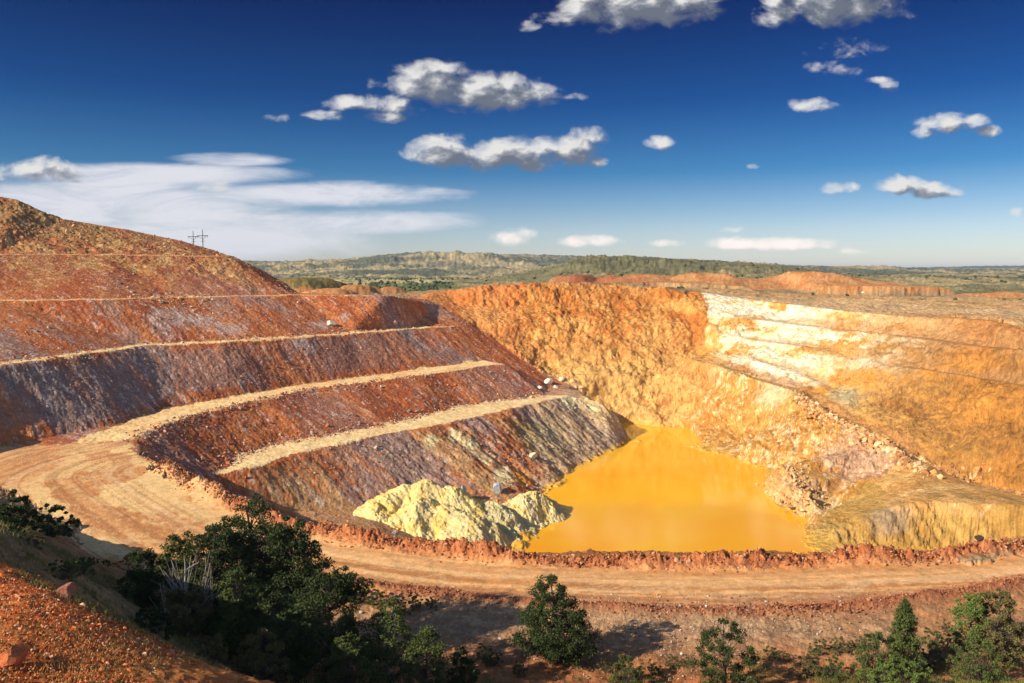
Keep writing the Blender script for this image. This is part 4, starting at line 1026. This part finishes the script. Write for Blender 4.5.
SKYOUT = skyc.outputs['Result']

# clouds: tangent-plane coordinates of the northern sky, u = x/y, v = z/y
yy = mmath(nt, 'MAXIMUM', dy, .02)
cu = mmath(nt, 'DIVIDE', dx, yy); cv = mmath(nt, 'DIVIDE', dz, yy)
cuv = N(nt, 'ShaderNodeCombineXYZ'); lk(cu, cuv.inputs[0]); lk(cv, cuv.inputs[1]); UV = cuv.outputs[0]
def uv(px, py):
    d = ray(px, py); return d[0]/d[1], d[2]/d[1]
def blob_group(name, blobs, nscale, amp, stretch=1.0, detail=9.0, rough=.55):
    g = bpy.data.node_groups.new(name, 'ShaderNodeTree')
    g.interface.new_socket('UV', in_out='INPUT', socket_type='NodeSocketVector'); g.interface.new_socket('Density', in_out='OUTPUT', socket_type='NodeSocketFloat')
    gi = g.nodes.new('NodeGroupInput'); go = g.nodes.new('NodeGroupOutput')
    s = N(g, 'ShaderNodeSeparateXYZ'); g.links.new(gi.outputs[0], s.inputs[0])
    acc = None
    for px, py, rx, ry, w in blobs:
        u0, v0 = uv(px, py); a = mmath(g, 'MULTIPLY', mmath(g, 'SUBTRACT', s.outputs[0], u0), FPX/rx); b_ = mmath(g, 'MULTIPLY', mmath(g, 'SUBTRACT', s.outputs[1], v0), FPX/ry)
        q = mmath(g, 'ADD', mmath(g, 'MULTIPLY', a, a), mmath(g, 'MULTIPLY', b_, b_))
        m_ = mmath(g, 'MULTIPLY', mmath(g, 'SUBTRACT', 1.0, q), w)
        acc = m_ if acc is None else mmath(g, 'SMOOTH_MAX', acc, m_, .25)
    acc = mmath(g, 'MAXIMUM', acc, -1.5)
    mp = N(g, 'ShaderNodeMapping'); mp.inputs['Scale'].default_value = (1, stretch, 1); g.links.new(gi.outputs[0], mp.inputs[0])
    n_ = N(g, 'ShaderNodeTexNoise', i_Scale=nscale, i_Detail=detail, i_Roughness=rough, i_Distortion=.3); g.links.new(mp.outputs[0], n_.inputs['Vector'])
    d_ = mmath(g, 'ADD', acc, mmath(g, 'MULTIPLY', mmath(g, 'SUBTRACT', n_.outputs[0], .5), amp))
    g.links.new(d_, go.inputs[0])
    return g
CELLS = [((255,50,622,200), [(430,84,54,24,1.2),(395,104,36,13,.9),(345,103,30,8,.7),(320,115,26,6,.6),(490,92,62,22,1.2),(530,94,42,12,.9),(572,97,26,4,.35),(385,116,26,7,.6),
       (440,151,38,18,1.2),(500,155,64,18,1.2),(560,150,46,19,1.2),(585,138,20,12,.6),(520,160,60,13,.9),(597,162,12,8,.6),(275,118,14,4,.2)]),
 ((500,-120,738,48), [(630,4,84,26,1.3),(560,18,24,9,.6),(690,0,38,22,1),(530,27,14,5,.2)]),
 ((738,-120,925,120), [(832,2,84,24,1.3),(782,16,26,12,.8),(860,18,26,7,.7),(845,48,34,9,.35),(840,68,30,6,.2),(812,105,26,8,.75),(796,103,12,5,.4),(893,86,13,6,.4),(880,80,16,3,.2)]),
 ((900,60,1100,240), [(945,123,34,12,1),(972,121,18,8,.8),(925,133,16,6,.6),(988,131,16,6,.5),(918,186,15,8,.4),(930,189,26,9,.9),(944,193,18,6,.6),(1018,212,9,5,.6)]),
 ((630,122,900,212), [(660,142,18,8,.8),(890,184,22,10,.9),(842,188,20,7,.75),(752,166,7,3,.3)]),
 ((-120,140,254,205), [(38,170,44,13,1),(45,163,20,8,.8),(0,176,24,7,.6),(72,176,20,6,.5),(215,187,22,6,.7)]),
 ((470,216,900,268), [(512,238,26,10,.6),(525,234,14,8,.6),(785,245,52,9,.7),(735,244,40,8,.8),(590,241,34,7,.8),(668,243,22,4,.4),(730,229,14,4,.2),(855,252,20,3,.2)])]
# the two cells right of centre share the long cloud at (902,184): same blobs in both
CELLS[3][1].append((902,184,32,10,1)); CELLS[4][1][1] = (902,184,32,10,1); CELLS[4][1].append((930,189,26,9,.9))
def call(g, vec):
    n_ = N(nt, 'ShaderNodeGroup'); n_.node_tree = g; lk(vec, n_.inputs[0]); return n_.outputs[0]
def shift(vec, du, dv):
    n_ = N(nt, 'ShaderNodeVectorMath', operation='ADD'); lk(vec, n_.inputs[0]); n_.inputs[1].default_value = (du, dv, 0); return n_.outputs[0]
def inrect(r_):
    (u0, v1), (u1, v0) = uv(r_[0], r_[1]), uv(r_[2], r_[3])
    a = mmath(nt, 'MULTIPLY', mmath(nt, 'GREATER_THAN', cu, u0), mmath(nt, 'LESS_THAN', cu, u1))
    b = mmath(nt, 'MULTIPLY', mmath(nt, 'GREATER_THAN', cv, v0), mmath(nt, 'LESS_THAN', cv, v1))
    return mmath(nt, 'MULTIPLY', a, b)
def mixsh(fac, A, B):
    n_ = N(nt, 'ShaderNodeMixShader'); lk(fac, n_.inputs[0]); lk(A, n_.inputs[1]); lk(B, n_.inputs[2]); return n_.outputs[0]
def bgs(col):
    n_ = N(nt, 'ShaderNodeBackground'); n_.inputs['Strength'].default_value = .1; lk(col, n_.inputs['Color']); return n_.outputs[0]
# cirrus veil, left
gc = blob_group('veil', [(150,175,150,14,.9),(225,160,60,8,.6),(320,195,140,14,.8),(400,192,70,5,.5),(120,205,200,34,.9),(330,222,160,14,.8),(120,240,260,26,.9),(60,215,120,25,.8),(420,216,60,6,.4)], 5, 1.9, 4.0, 8.0, .62)
dv = call(gc, UV)
va = N(nt, 'ShaderNodeMapRange', interpolation_type='SMOOTHSTEP'); lk(dv, va.inputs[0]); va.inputs[1].default_value = -.1; va.inputs[2].default_value = .7; va.inputs[4].default_value = .95
wisp = N(nt, 'ShaderNodeTexNoise', i_Scale=5.0, i_Detail=9.0, i_Roughness=.66, i_Distortion=.9); mpw = N(nt, 'ShaderNodeMapping'); mpw.inputs['Scale'].default_value = (1, 5, 1); mpw.inputs['Rotation'].default_value = (0, 0, -.10); lk(UV, mpw.inputs[0]); lk(mpw.outputs[0], wisp.inputs['Vector'])
va2 = mmath(nt, 'MULTIPLY', va.outputs[0], mmath(nt, 'MULTIPLY_ADD', wisp.outputs[0], 2.6, -.38, clamp=True))
mv = N(nt, 'ShaderNodeMix', data_type='RGBA'); lk(va2, mv.inputs['Factor']); lk(SKYOUT, mv.inputs['A']); mv.inputs['B'].default_value = (5.6,5.6,6.0,1)
VE = mv.outputs['Result']
cur = bgs(VE)
for ci_, (rc, bl) in enumerate(CELLS):
    hor = ci_ == 6
    g_ = blob_group('cumulus', [(a_, b_, c_, e_, w_*1.1+.28) for a_, b_, c_, e_, w_ in bl], 30, 4.3 if not hor else 3.0, 1.5)
    d0 = call(g_, UV); d1_ = call(g_, shift(UV, -.012, .013))
    alpha = N(nt, 'ShaderNodeMapRange', interpolation_type='SMOOTHSTEP'); lk(d0, alpha.inputs[0]); alpha.inputs[1].default_value = .0; alpha.inputs[1].default_value = -.1; alpha.inputs[2].default_value = 1.55; alpha.inputs[4].default_value = .98
    lit = mmath(nt, 'ADD', mmath(nt, 'MULTIPLY', mmath(nt, 'SUBTRACT', d0, d1_), .5), mmath(nt, 'SUBTRACT', .70, mmath(nt, 'MULTIPLY', mmath(nt, 'MAXIMUM', d1_, 0.0), .42)), clamp=True)
    cc = N(nt, 'ShaderNodeValToRGB'); setramp(cc, [(0, (1.1,1.25,1.6)), (.4, (2.0,2.15,2.5)), (.75, (4.0,4.0,4.05)), (1, (5.8,5.7,5.5))] if not hor else [(0, (5.2,4.9,5.0)), (1, (8.4,7.4,6.8))]); lk(lit, cc.inputs[0])
    mc = N(nt, 'ShaderNodeMix', data_type='RGBA'); lk(alpha.outputs[0], mc.inputs['Factor']); lk(VE, mc.inputs['A']); lk(cc.outputs[0], mc.inputs['B'])
    cur = mixsh(inrect(rc), cur, bgs(mc.outputs['Result']))
north = inrect((-420, -200, 1450, 300)); north = mmath(nt, 'MULTIPLY', north, mmath(nt, 'GREATER_THAN', dy, .3))
fin = mixsh(north, bgs(SKYOUT), cur)
nt.nodes.remove(bg); lk(fin, out.inputs[0])

# thin air
HAZE = 7e-5
v, f = box((0, 0, 44), (30000, 30000, 164))
m = bpy.data.materials.new('thin_air'); m.use_nodes = True; nt2 = m.node_tree; nt2.nodes.clear()
oo = N(nt2, 'ShaderNodeOutputMaterial'); pv = N(nt2, 'ShaderNodeVolumePrincipled'); pv.inputs['Color'].default_value = (.62,.76,1,1); pv.inputs['Density'].default_value = HAZE; pv.inputs['Anisotropy'].default_value = 0
nt2.links.new(pv.outputs[0], oo.inputs['Volume'])
o = np_mesh('haze', v, f, m, smooth=False); tag(o, 'thin blue air fading the far hills', kind='stuff')

# ------------------------------------------------------------------ camera
cam = bpy.data.cameras.new('camera'); cam.sensor_width = 36; cam.lens = FPX*36/1024; cam.clip_end = 60000; cam.clip_start = .3
co = bpy.data.objects.new('camera', cam); COL.objects.link(co); co.location = (0, 0, HC); co.rotation_euler = (math.pi/2-PITCH, 0, 0)
SC.camera = co
SC.view_settings.view_transform = 'Standard'; SC.view_settings.look = 'None'; SC.view_settings.exposure = .50; SC.view_settings.gamma = 1
SC.cycles.max_bounces = 4; SC.cycles.diffuse_bounces = 2; SC.cycles.glossy_bounces = 2; SC.cycles.volume_bounces = 0; SC.cycles.transparent_max_bounces = 4
